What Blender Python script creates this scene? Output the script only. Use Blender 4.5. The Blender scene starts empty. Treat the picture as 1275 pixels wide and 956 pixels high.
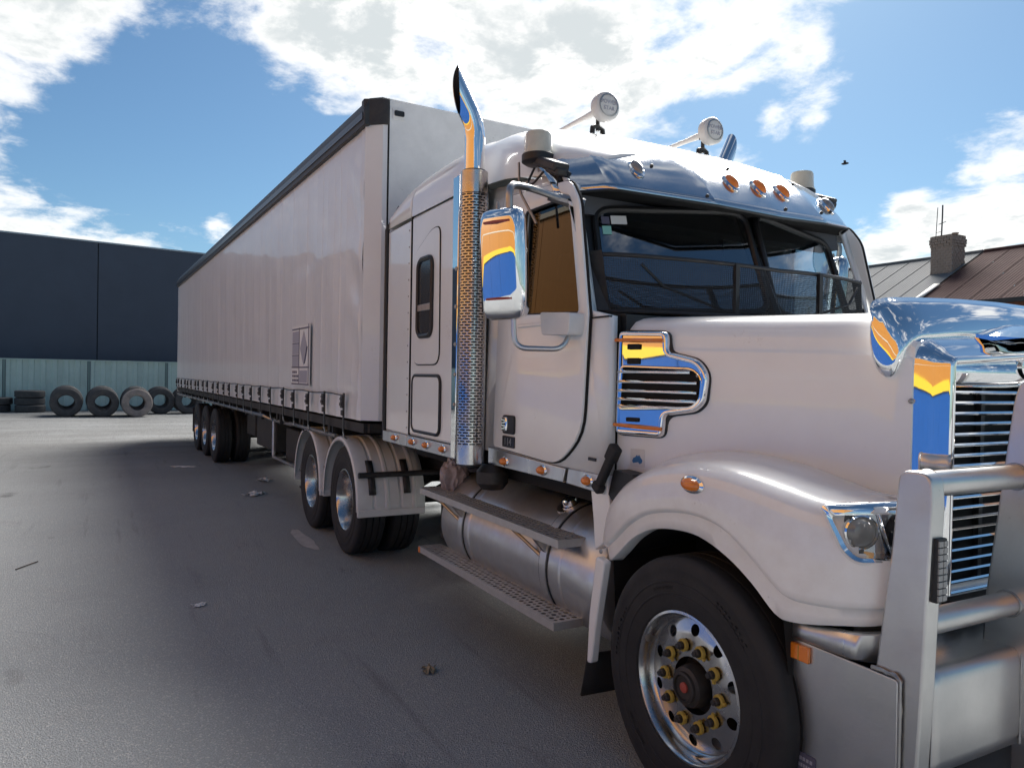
import bpy, bmesh, math, random
from mathutils import Vector, Matrix
random.seed(7)
R = math.radians
scn = bpy.context.scene
col = scn.collection

# ------------------------------------------------------------------ camera
CAM = Vector((2.29, -3.218, 1.743)); YAW = R(28.436); PITCH = R(-0.564); ROLL = R(1.04)
d = Vector((-math.cos(YAW)*math.cos(PITCH), math.sin(YAW)*math.cos(PITCH), math.sin(PITCH)))
rt = d.cross(Vector((0, 0, 1))).normalized(); up = rt.cross(d)
Rv = rt*math.cos(ROLL) + up*math.sin(ROLL); Uv = -rt*math.sin(ROLL) + up*math.cos(ROLL)
cd = bpy.data.cameras.new('camera'); cam = bpy.data.objects.new('camera', cd); col.objects.link(cam)
cam.matrix_world = Matrix(((Rv.x, Uv.x, -d.x, CAM.x), (Rv.y, Uv.y, -d.y, CAM.y), (Rv.z, Uv.z, -d.z, CAM.z), (0, 0, 0, 1)))
cd.sensor_width = 36; cd.lens = 922.35/1275*36; cd.clip_start = 0.05; cd.clip_end = 3000
scn.camera = cam

# ------------------------------------------------------------------ sun, sky, exposure
SUN_AZ = 46.0      # degrees from -X towards +Y
SUN_EL = 42.0
sdir = Vector((-math.cos(R(SUN_AZ))*math.cos(R(SUN_EL)), math.sin(R(SUN_AZ))*math.cos(R(SUN_EL)), math.sin(R(SUN_EL))))
sl = bpy.data.lights.new('sun', 'SUN'); so = bpy.data.objects.new('sun', sl); col.objects.link(so)
sl.energy = 1.75; sl.angle = R(36.0); sl.color = (1.0, 0.95, 0.89)
so.rotation_euler = sdir.to_track_quat('Z', 'Y').to_euler()
scn.view_settings.view_transform = 'Standard'; scn.view_settings.look = 'None'
scn.view_settings.exposure = 2.54; scn.view_settings.gamma = 1.0

W = bpy.data.worlds.new('World'); scn.world = W; W.use_nodes = True
nt = W.node_tree; nt.nodes.clear()
def N(t, **k):
    n = nt.nodes.new(t)
    for a, b in k.items(): setattr(n, a, b)
    return n
def L(a, b): nt.links.new(a, b)
def mth(op, a, b=None, c=None, clamp=False):
    n = N('ShaderNodeMath', operation=op); n.use_clamp = clamp
    for i, v in enumerate((a, b, c)):
        if v is None: continue
        if isinstance(v, (int, float)): n.inputs[i].default_value = v
        else: L(v, n.inputs[i])
    return n.outputs[0]
def vmt(op, a, b=None):
    n = N('ShaderNodeVectorMath', operation=op)
    for i, v in enumerate((a, b)):
        if v is None: continue
        if isinstance(v, (tuple, Vector)): n.inputs[i].default_value = tuple(v)
        else: L(v, n.inputs[i])
    return n
def smooth(x, lo, hi):
    n = N('ShaderNodeMapRange', interpolation_type='SMOOTHSTEP')
    L(x, n.inputs[0]); n.inputs[1].default_value = lo; n.inputs[2].default_value = hi
    return n.outputs[0]
tc = N('ShaderNodeTexCoord')
dirv = vmt('NORMALIZE', tc.outputs['Generated']).outputs[0]
sep = N('ShaderNodeSeparateXYZ'); L(dirv, sep.inputs[0])
zz = mth('MAXIMUM', sep.outputs[2], 0.0)
k = mth('DIVIDE', 1.0, mth('ADD', zz, 0.22))
sc_ = N('ShaderNodeVectorMath', operation='SCALE'); L(dirv, sc_.inputs[0]); L(k, sc_.inputs['Scale'])
pl = sc_.outputs[0]
def noise(vec, scale, detail, rough, off=(0, 0, 0), dist=0.0):
    m = vmt('ADD', vec, off).outputs[0]
    n = N('ShaderNodeTexNoise'); L(m, n.inputs['Vector']); n.inputs['Scale'].default_value = scale
    n.inputs['Detail'].default_value = detail; n.inputs['Roughness'].default_value = rough; n.inputs['Distortion'].default_value = dist
    return n.outputs[0]
f1 = noise(pl, 2.1, 9, 0.6, (3.1, 7.7, 1.3), 0.25)
f2 = noise(pl, 6.5, 8, 0.62, (11.3, 2.2, 5.1), 0.2)
fb = mth('ADD', mth('MULTIPLY', f1, 0.52), mth('MULTIPLY', f2, 0.48))
def pixdir(u, v): return (d + Rv*((u-637.5)/922.35) - Uv*((v-478)/922.35)).normalized()
# cloud banks: (u, v, angular size, strength)
banks = [(560, 40, .13, .13), (700, 60, .13, .12), (830, 40, .11, .12), (430, 30, .10, .13), (350, 20, .07, .08), (960, 30, .08, .09), (480, 100, .06, .07), (1040, 25, .07, .13), (960, 40, .07, .08), (880, 100, .05, .07),
         (60, 40, .11, .14), (150, 60, .06, .09), (30, 100, .05, .08), (20, 250, .06, .14), (100, 303, .05, .17), (190, 310, .045, .17), (305, 218, .03, .16), (270, 285, .03, .16),
         (1015, 158, .035, .22), (960, 150, .022, .16), (1225, 175, .06, .15), (1275, 160, .04, .06), (1130, 262, .035, .13), (1205, 290, .05, .13), (1100, 322, .04, .16), (1270, 275, .04, .10), (1170, 225, .03, -.08),
         (240, 150, .11, -.17), (340, 215, .09, -.15), (1120, 70, .11, -.18), (1000, 225, .08, -.15), (880, 140, .05, -.08), (130, 200, .09, -.14), (1080, 200, .05, -.08), (60, 180, .06, -.08), (1180, 100, .07, -.10)]
bias = None
for u, v, s, a in banks:
    c = pixdir(u, v)
    dt = vmt('DOT_PRODUCT', dirv, c).outputs['Value']
    g = mth('MULTIPLY', mth('POWER', 2.71828, mth('DIVIDE', mth('SUBTRACT', dt, 1.0), s*s*0.5)), a)
    bias = g if bias is None else mth('ADD', bias, g)
dens_in = mth('ADD', fb, bias)
dens = smooth(dens_in, 0.51, 0.68)
thick = smooth(dens_in, 0.58, 0.76)
sk = N('ShaderNodeTexSky', sky_type='NISHITA'); sk.sun_disc = False
sk.sun_elevation = R(SUN_EL); sk.sun_rotation = math.atan2(sdir.x, sdir.y); sk.air_density = 1.0; sk.dust_density = 0.6; sk.ozone_density = 1.6
sv = N('ShaderNodeVectorMath', operation='MULTIPLY'); L(sk.outputs[0], sv.inputs[0]); sv.inputs[1].default_value = (.20, .272, .31)
hz = noise(pl, 3.0, 5, 0.55, (5, 5, 5))
ccol = N('ShaderNodeMix', data_type='RGBA'); L(mth('MULTIPLY', thick, smooth(f2, 0.34, 0.56)), ccol.inputs[0])
ccol.inputs[6].default_value = (3.95, 3.9, 3.8, 1); ccol.inputs[7].default_value = (2.25, 2.42, 2.48, 1)
mx = N('ShaderNodeMix', data_type='RGBA'); L(dens, mx.inputs[0]); L(sv.outputs[0], mx.inputs[6]); L(ccol.outputs[2], mx.inputs[7])
bg = N('ShaderNodeBackground'); L(mx.outputs[2], bg.inputs[0]); bg.inputs[1].default_value = 0.055
ow = N('ShaderNodeOutputWorld'); L(bg.outputs[0], ow.inputs[0])

# ------------------------------------------------------------------ materials
MT = {}
def mat(name, base=(.5, .5, .5), rough=.5, metal=0.0, coat=0.0, spec=.5, var=0.0, vscale=8.0, bump=0.0, bscale=40.0, base2=None, emit=None, trans=0.0, alpha=1.0, sheen=0, rvar=0.0, stretch=None):
    m = bpy.data.materials.new(name); m.use_nodes = True; t = m.node_tree; b = t.nodes['Principled BSDF']
    b.inputs['Base Color'].default_value = (*base, 1); b.inputs['Roughness'].default_value = rough; b.inputs['Metallic'].default_value = metal
    b.inputs['Coat Weight'].default_value = coat; b.inputs['Coat Roughness'].default_value = .04; b.inputs['Specular IOR Level'].default_value = spec
    b.inputs['Transmission Weight'].default_value = trans
    if emit: b.inputs['Emission Color'].default_value = (*emit, 1); b.inputs['Emission Strength'].default_value = 1
    if var or bump or rvar:
        c = t.nodes.new('ShaderNodeTexCoord'); mp = t.nodes.new('ShaderNodeMapping'); t.links.new(c.outputs['Object'], mp.inputs[0])
        if stretch: mp.inputs['Scale'].default_value = stretch
    if var:
        n = t.nodes.new('ShaderNodeTexNoise'); n.inputs['Scale'].default_value = vscale; n.inputs['Detail'].default_value = 6; n.inputs['Roughness'].default_value = .65
        t.links.new(mp.outputs[0], n.inputs['Vector'])
        r = t.nodes.new('ShaderNodeMapRange'); r.inputs[1].default_value = .35; r.inputs[2].default_value = .7; t.links.new(n.outputs[0], r.inputs[0])
        x = t.nodes.new('ShaderNodeMix'); x.data_type = 'RGBA'; t.links.new(r.outputs[0], x.inputs[0])
        x.inputs[6].default_value = (*base, 1); x.inputs[7].default_value = (*(base2 or tuple(q*(1-var) for q in base)), 1)
        t.links.new(x.outputs[2], b.inputs['Base Color'])
    if rvar:
        n = t.nodes.new('ShaderNodeTexNoise'); n.inputs['Scale'].default_value = vscale; n.inputs['Detail'].default_value = 5; t.links.new(mp.outputs[0], n.inputs['Vector'])
        r = t.nodes.new('ShaderNodeMapRange'); r.inputs[1].default_value = .3; r.inputs[2].default_value = .7; r.inputs[3].default_value = max(.01, rough-rvar); r.inputs[4].default_value = rough+rvar
        t.links.new(n.outputs[0], r.inputs[0]); t.links.new(r.outputs[0], b.inputs['Roughness'])
    if bump:
        n = t.nodes.new('ShaderNodeTexNoise'); n.inputs['Scale'].default_value = bscale; n.inputs['Detail'].default_value = 5; t.links.new(mp.outputs[0], n.inputs['Vector'])
        bp = t.nodes.new('ShaderNodeBump'); bp.inputs['Strength'].default_value = bump; bp.inputs['Distance'].default_value = .01; t.links.new(n.outputs[0], bp.inputs['Height']); t.links.new(bp.outputs[0], b.inputs['Normal'])
    MT[name] = m; return m
def specks(name, amount, colr):
    t = MT[name].node_tree; b = t.nodes['Principled BSDF']; l = b.inputs['Base Color'].links[0].from_socket
    c = t.nodes.new('ShaderNodeTexCoord'); n = t.nodes.new('ShaderNodeTexNoise'); n.inputs['Scale'].default_value = 55; n.inputs['Detail'].default_value = 4; n.inputs['Roughness'].default_value = .7; t.links.new(c.outputs['Object'], n.inputs['Vector'])
    g = t.nodes.new('ShaderNodeTexNoise'); g.inputs['Scale'].default_value = 2.2; g.inputs['Detail'].default_value = 5; t.links.new(c.outputs['Object'], g.inputs['Vector'])
    a = t.nodes.new('ShaderNodeMath'); a.operation = 'ADD'; t.links.new(n.outputs[0], a.inputs[0]); t.links.new(g.outputs[0], a.inputs[1])
    r = t.nodes.new('ShaderNodeMapRange'); r.inputs[1].default_value = 1.22; r.inputs[2].default_value = 1.36; r.inputs[4].default_value = amount; t.links.new(a.outputs[0], r.inputs[0])
    x = t.nodes.new('ShaderNodeMix'); x.data_type = 'RGBA'; t.links.new(r.outputs[0], x.inputs[0]); t.links.new(l, x.inputs[6]); x.inputs[7].default_value = (*colr, 1); t.links.new(x.outputs[2], b.inputs['Base Color'])
mat('white_paint', (.85, .865, .855), .32, coat=.7, var=.05, vscale=3, base2=(.81, .82, .805))
mat('fender_paint', (.85, .865, .855), .3, coat=.7, var=.12, vscale=7, base2=(.77, .765, .745))
mat('white_plastic', (.755, .75, .735), .45, var=.12, vscale=5)
mat('curtain_vinyl', (.76, .77, .775), .36, coat=.35, var=.08, vscale=1.3, bump=.12, bscale=3.0)
mat('chrome', (.88, .88, .88), .03, 1.0, rvar=.02, vscale=6)
mat('visor_steel', (.58, .59, .60), .12, 1.0, rvar=.06, vscale=3, bump=.22, bscale=2.2)
mat('smoked_chrome', (.34, .36, .39), .06, 1.0)
mat('aluminium', (.62, .615, .60), .33, 1.0, rvar=.07, vscale=14, var=.10, stretch=(1, 1, .15), bump=.03, bscale=120)
mat('step_metal', (.52, .515, .50), .42, .45, rvar=.08, vscale=14, var=.12); mat('tank_alloy', (.66, .655, .64), .36, .85, rvar=.08, vscale=10, var=.14)
mat('bar_aluminium', (.62, .61, .60), .36, 1.0, rvar=.08, vscale=5, var=.10, bump=.03, bscale=90)
mat('steel_dull', (.45, .44, .43), .38, 1.0, var=.25, vscale=12, rvar=.1)
mat('wheel_alloy', (.62, .60, .58), .24, 1.0, rvar=.1, vscale=9, var=.18)
mat('rubber', (.012, .012, .0135), .7, var=.35, vscale=9, base2=(.022, .0215, .0215), bump=.12, bscale=60)
mat('tyre_grey', (.045, .045, .048), .8, var=.4, vscale=6, base2=(.08, .078, .075), bump=.1, bscale=40)
mat('tyre_dusty', (.30, .26, .235), .9, var=.4, vscale=6, base2=(.19, .165, .15), bump=.1, bscale=40)
mat('black_trim', (.012, .012, .013), .45)
mat('black_metal', (.02, .02, .022), .5, var=.3, vscale=15, base2=(.04, .036, .033))
mat('chassis_black', (.015, .015, .016), .65, var=.4, vscale=10, base2=(.03, .027, .024))
mat('gap_black', (.006, .006, .006), .8)
mat('amber_lens', (.75, .21, .02), .18, coat=.8)
mat('clear_lens', (.20, .20, .20), .14, coat=.9)
mat('headlight_glass_dark', (.05, .05, .05), .12, metal=.6)
mat('marker_yellow', (.42, .30, .05), .5)
mat('hub_metal', (.06, .053, .048), .5, .5, var=.4, vscale=12); mat('red_cap', (.35, .06, .04), .5)
mat('beacon_dome', (.62, .58, .47), .35, coat=.5, var=.15, vscale=20)
mat('pale_disc', (.66, .64, .61), .45, var=.1, vscale=15)
mat('print_grey', (.34, .34, .40), .6); mat('print_dark', (.10, .10, .15), .6); mat('paper_white', (.74, .74, .73), .7, var=.1, vscale=20)
mat('sticker_blue', (.04, .16, .36), .5); mat('sticker_green', (.25, .55, .48), .5); mat('sticker_pale', (.62, .66, .66), .5)
mat('badge_dark', (.03, .03, .035), .3, metal=.5)
mat('emblem_red', (.22, .035, .03), .3, coat=.5)
mat('interior', (.085, .092, .105), .7); mat('seat_cloth', (.13, .135, .15), .9)
mat('plastic_bag', (.45, .36, .36), .35, coat=.3, var=.5, vscale=14)
mat('wall_navy', (.056, .070, .100), .6, var=.15, vscale=.8)
mat('cap_metal', (.30, .33, .36), .4, metal=.6)
mat('fence_green', (.50, .62, .56), .6, var=.18, vscale=1.2)
mat('fence_trim', (.17, .24, .22), .6)
mat('roof_grey', (.135, .145, .152), .75, metal=.0, spec=.15, var=.15, vscale=.9)
mat('roof_red', (.06, .03, .029), .9, spec=.1, var=.4, vscale=1.2, base2=(.09, .052, .047))
mat('roof_maroon', (.16, .05, .05), .7, var=.3, vscale=2)
mat('brick_brown', (.24, .10, .065), .85, var=.4, vscale=3)
mat('chimney_brick', (.34, .27, .22), .9, var=.5, vscale=7, base2=(.22, .165, .135), bump=.3, bscale=20)
mat('mortar', (.36, .32, .28), .95, var=.2, vscale=9)
mat('timber_pale', (.62, .60, .55), .8)
mat('shop_blue', (.012, .07, .25), .45, var=.12, vscale=2); mat('shop_yellow', (.62, .43, .03), .5); mat('shop_orange', (.43, .18, .032), .5, var=.12, vscale=3, stretch=(6, 6, .3))
mat('shop_cream', (.5, .44, .34), .6); mat('shop_brown', (.22, .11, .05), .6)
mat('twig', (.05, .04, .03), .9); mat('bird_dark', (.03, .03, .035), .8); mat('leaf_dry', (.30, .24, .16), .9)
def glass(name, tint, ior=1.52, rough=.0):
    m = bpy.data.materials.new(name); m.use_nodes = True; t = m.node_tree; t.nodes.clear()
    o = t.nodes.new('ShaderNodeOutputMaterial'); mxs = t.nodes.new('ShaderNodeMixShader'); tr = t.nodes.new('ShaderNodeBsdfTransparent'); gl = t.nodes.new('ShaderNodeBsdfGlossy')
    fr = t.nodes.new('ShaderNodeFresnel'); fr.inputs[0].default_value = ior
    tr.inputs[0].default_value = (*tint, 1); gl.inputs['Roughness'].default_value = rough; gl.inputs[0].default_value = (1, 1, 1, 1)
    t.links.new(fr.outputs[0], mxs.inputs[0]); t.links.new(tr.outputs[0], mxs.inputs[1]); t.links.new(gl.outputs[0], mxs.inputs[2]); t.links.new(mxs.outputs[0], o.inputs[0])
    MT[name] = m
glass('window_glass', (.05, .045, .04), 1.5); glass('far_glass', (.75, .80, .82)); glass('screen_glass', (.50, .66, .76), 3.2); glass('lamp_glass', (.9, .92, .93))

specks('white_paint', .35, (.42, .37, .32)); specks('fender_paint', .55, (.36, .31, .27)); specks('curtain_vinyl', .35, (.45, .43, .42)); specks('white_plastic', .6, (.36, .31, .27)); specks('bar_aluminium', .4, (.25, .23, .22))
# ------------------------------------------------------------------ mesh helpers
def V(*a): return Vector(a)
def link(o, parent=None):
    col.objects.link(o)
    if parent is not None: o.parent = parent
    return o
def tag(o, label=None, cat=None, group=None, kind=None):
    if label: o['label'] = label
    if cat: o['category'] = cat
    if group: o['group'] = group
    if kind: o['kind'] = kind
    return o
def empty(name, loc=(0, 0, 0), rz=0.0):
    o = bpy.data.objects.new(name, None); o.location = loc; o.rotation_euler = (0, 0, rz); o.empty_display_size = .2
    return link(o)
def obj(name, bm, m, parent=None, smooth=35, bevel=0, solid=0, segs=2, recalc=True, loc=None):
    if recalc: bmesh.ops.recalc_face_normals(bm, faces=bm.faces)
    me = bpy.data.meshes.new(name); bm.to_mesh(me); bm.free()
    if smooth is not None:
        me.polygons.foreach_set('use_smooth', [True]*len(me.polygons)); me.set_sharp_from_angle(angle=R(smooth))
    for q in (m if isinstance(m, (list, tuple)) else [m]): me.materials.append(MT[q])
    o = bpy.data.objects.new(name, me); link(o, parent)
    if loc is not None: o.location = loc
    if solid:
        s = o.modifiers.new('solid', 'SOLIDIFY'); s.thickness = abs(solid); s.offset = -1 if solid > 0 else 1
    if bevel:
        b = o.modifiers.new('bevel', 'BEVEL'); b.width = bevel; b.segments = segs; b.limit_method = 'ANGLE'; b.angle_limit = R(40); b.harden_normals = False
    return o
def B(): return bmesh.new()
def face(bm, vs, mi=0):
    try: f = bm.faces.new(vs)
    except ValueError: return None
    f.material_index = mi; return f
def box(bm, x0, x1, y0, y1, z0, z1, M=None, mi=0):
    vs = [bm.verts.new(V(x, y, z)) for x in (x0, x1) for y in (y0, y1) for z in (z0, z1)]
    for q in ((0, 1, 3, 2), (4, 6, 7, 5), (0, 4, 5, 1), (2, 3, 7, 6), (0, 2, 6, 4), (1, 5, 7, 3)): face(bm, [vs[i] for i in q], mi)
    if M is not None:
        for v in vs: v.co = M @ v.co
    return vs
def prism(bm, poly, fn, t0, t1, mi=0):
    a = [bm.verts.new(fn(p[0], p[1], t0)) for p in poly]; b = [bm.verts.new(fn(p[0], p[1], t1)) for p in poly]; n = len(poly)
    face(bm, a, mi); face(bm, b[::-1], mi)
    for i in range(n): face(bm, (a[i], a[(i+1) % n], b[(i+1) % n], b[i]), mi)
XZ = lambda a, b, t: V(a, t, b)
YZ = lambda a, b, t: V(t, a, b)
XY = lambda a, b, t: V(a, b, t)
def rrect(x0, x1, z0, z1, r, n=5):
    out = []
    for cx, cz, a0 in ((x1-r, z1-r, 0), (x0+r, z1-r, 90), (x0+r, z0+r, 180), (x1-r, z0+r, 270)):
        for i in range(n+1):
            a = R(a0+90*i/n); out.append((cx+r*math.cos(a), cz+r*math.sin(a)))
    return out
def roundpoly(pts, r, n=4):
    out = []; m = len(pts)
    for i in range(m):
        p = Vector(pts[i]); a = (Vector(pts[i-1])-p); b = (Vector(pts[(i+1) % m])-p)
        rr = min(r if not isinstance(r, (list, tuple)) else r[i], a.length*.45, b.length*.45)
        p0 = p+a.normalized()*rr; p1 = p+b.normalized()*rr
        for j in range(n+1):
            t = j/n; out.append(tuple(p0*(1-t)**2+p*2*t*(1-t)+p1*t*t))
    return out
def holed(bm, outer, holes, fn, mi=0):
    """planar sheet with holes; fn maps (a,b)->Vector afterwards"""
    b2 = bmesh.new()
    for loop in [outer]+holes:
        vs = [b2.verts.new((p[0], p[1], 0)) for p in loop]
        for i in range(len(vs)): b2.edges.new((vs[i], vs[(i+1) % len(vs)]))
    bmesh.ops.triangle_fill(b2, edges=b2.edges[:], use_beauty=True, use_dissolve=False)
    mp = {v: bm.verts.new(fn(v.co.x, v.co.y)) for v in b2.verts}
    for f in b2.faces: face(bm, [mp[v] for v in f.verts], mi)
    b2.free()
def sheet(bm, rows, mi=0, closeu=False, closev=False):
    g = [[bm.verts.new(V(*p)) for p in r] for r in rows]; nu = len(g); nv = len(g[0])
    for i in range(nu if closeu else nu-1):
        for j in range(nv if closev else nv-1):
            q = [g[i][j], g[(i+1) % nu][j], g[(i+1) % nu][(j+1) % nv], g[i][(j+1) % nv]]
            u = []
            for v in q:
                if all((v.co-w.co).length > 1e-6 for w in u): u.append(v)
            if len(u) >= 3: face(bm, u, mi)
    return g
def loft(bm, rows, cap=True, mi=0):
    g = sheet(bm, rows, mi, closev=True)
    if cap: face(bm, g[0], mi); face(bm, g[-1][::-1], mi)
    return g
def frame_of(dv):
    dv = dv.normalized(); a = V(0, 0, 1) if abs(dv.z) < .9 else V(1, 0, 0)
    x = a.cross(dv).normalized(); return x, dv.cross(x)
def tube(bm, pts, r, n=10, cap=True, mi=0, closed=False):
    pts = [V(*p) for p in pts]; m = len(pts); rows = []; px = None
    for i, p in enumerate(pts):
        if closed: t = pts[(i+1) % m]-pts[i-1]
        else: t = (pts[min(i+1, m-1)]-pts[max(i-1, 0)])
        t.normalize()
        if px is None: px, py = frame_of(t)
        else:
            px = (px-t*px.dot(t)).normalized(); py = t.cross(px)
        rr = r[i] if isinstance(r, (list, tuple)) else r
        rows.append([p+px*rr*math.cos(2*math.pi*j/n)+py*rr*math.sin(2*math.pi*j/n) for j in range(n)])
    g = sheet(bm, rows, mi, closeu=closed, closev=True)
    if cap and not closed: face(bm, g[0], mi); face(bm, g[-1][::-1], mi)
def smoothpath(pts, r, n=5):
    pts = [V(*p) for p in pts]; out = [pts[0]]
    for i in range(1, len(pts)-1):
        p = pts[i]; a = pts[i-1]-p; b = pts[i+1]-p; rr = min(r, a.length*.49, b.length*.49)
        p0 = p+a.normalized()*rr; p1 = p+b.normalized()*rr
        for j in range(n+1):
            t = j/n; out.append(p0*(1-t)**2+p*2*t*(1-t)+p1*t*t)
    out.append(pts[-1]); return out
def lathe(bm, prof, o, ax, n=32, mi=0, closed=False):
    """prof: (radius, distance along axis)"""
    o = V(*o); ax = V(*ax).normalized(); x, y = frame_of(ax)
    rows = []
    for r, a in prof:
        rows.append([o+ax*a+(x*math.cos(2*math.pi*j/n)+y*math.sin(2*math.pi*j/n))*max(r, 1e-5) for j in range(n)])
    g = sheet(bm, rows, mi, closeu=closed, closev=True)
    if not closed:
        bmesh.ops.remove_doubles(bm, verts=g[0]+g[-1], dist=2e-5)
def interp(tab, x):
    if x <= tab[0][0]: return tab[0][1]
    for (a, p), (b, q) in zip(tab, tab[1:]):
        if x <= b:
            t = (x-a)/(b-a); return p+(q-p)*t
    return tab[-1][1]
def catmull(tab, n):
    """rows of tuples resampled with a Catmull-Rom spline, n steps per span"""
    out = []; m = len(tab)
    for i in range(m-1):
        p0, p1, p2, p3 = (Vector(tab[max(i-1, 0)]), Vector(tab[i]), Vector(tab[i+1]), Vector(tab[min(i+2, m-1)]))
        for j in range(n):
            t = j/n
            out.append(tuple(.5*((2*p1)+(p2-p0)*t+(2*p0-5*p1+4*p2-p3)*t*t+(3*p1-p0-3*p2+p3)*t**3)))
    out.append(tuple(tab[-1])); return out
def catm(tab, n):
    m = len(tab); k = len(tab[0]); out = []
    for i in range(m-1):
        P = [tab[max(i-1, 0)], tab[i], tab[i+1], tab[min(i+2, m-1)]]
        for j in range(n):
            t = j/n
            out.append(tuple(.5*(2*P[1][c]+(P[2][c]-P[0][c])*t+(2*P[0][c]-5*P[1][c]+4*P[2][c]-P[3][c])*t*t+(3*P[1][c]-P[0][c]-3*P[2][c]+P[3][c])*t**3) for c in range(k)))
    out.append(tuple(tab[-1])); return out
def text(name, s, size, m, M, parent, depth=.0015):
    cu = bpy.data.curves.new(name, 'FONT'); cu.body = s; cu.size = size; cu.extrude = depth; cu.align_x = 'CENTER'; cu.align_y = 'CENTER'; cu.resolution_u = 2
    to = bpy.data.objects.new(name, cu); col.objects.link(to); dg = bpy.context.evaluated_depsgraph_get()
    me = bpy.data.meshes.new_from_object(to.evaluated_get(dg)); bpy.data.objects.remove(to); bpy.data.curves.remove(cu)
    me.transform(M); me.materials.clear(); me.materials.append(MT[m])
    o = bpy.data.objects.new(name, me); return link(o, parent)
def basis(o, x, y):
    x = V(*x).normalized(); z = x.cross(V(*y)).normalized(); y = z.cross(x); o = V(*o)
    return Matrix(((x.x, y.x, z.x, o.x), (x.y, y.y, z.y, o.y), (x.z, y.z, z.z, o.z), (0, 0, 0, 1)))
def copy_tree(o, parent=None):
    c = o.copy(); col.objects.link(c); c.parent = parent
    for ch in list(o.children): copy_tree(ch, c)
    return c
def mirrored(o):
    """a mirrored copy (across y=0) of a part and its sub-parts, with mesh data of its own"""
    def go(q, parent):
        c = q.copy(); c.data = q.data.copy(); col.objects.link(c); c.parent = parent
        loc = c.location.copy()
        c.data.transform(Matrix.Translation(loc)); c.data.transform(Matrix.Scale(-1, 4, (0, 1, 0))); c.data.flip_normals(); c.location = (0, 0, 0)
        for ch in list(q.children): go(ch, c)
        return c
    return go(o, o.parent)

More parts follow.
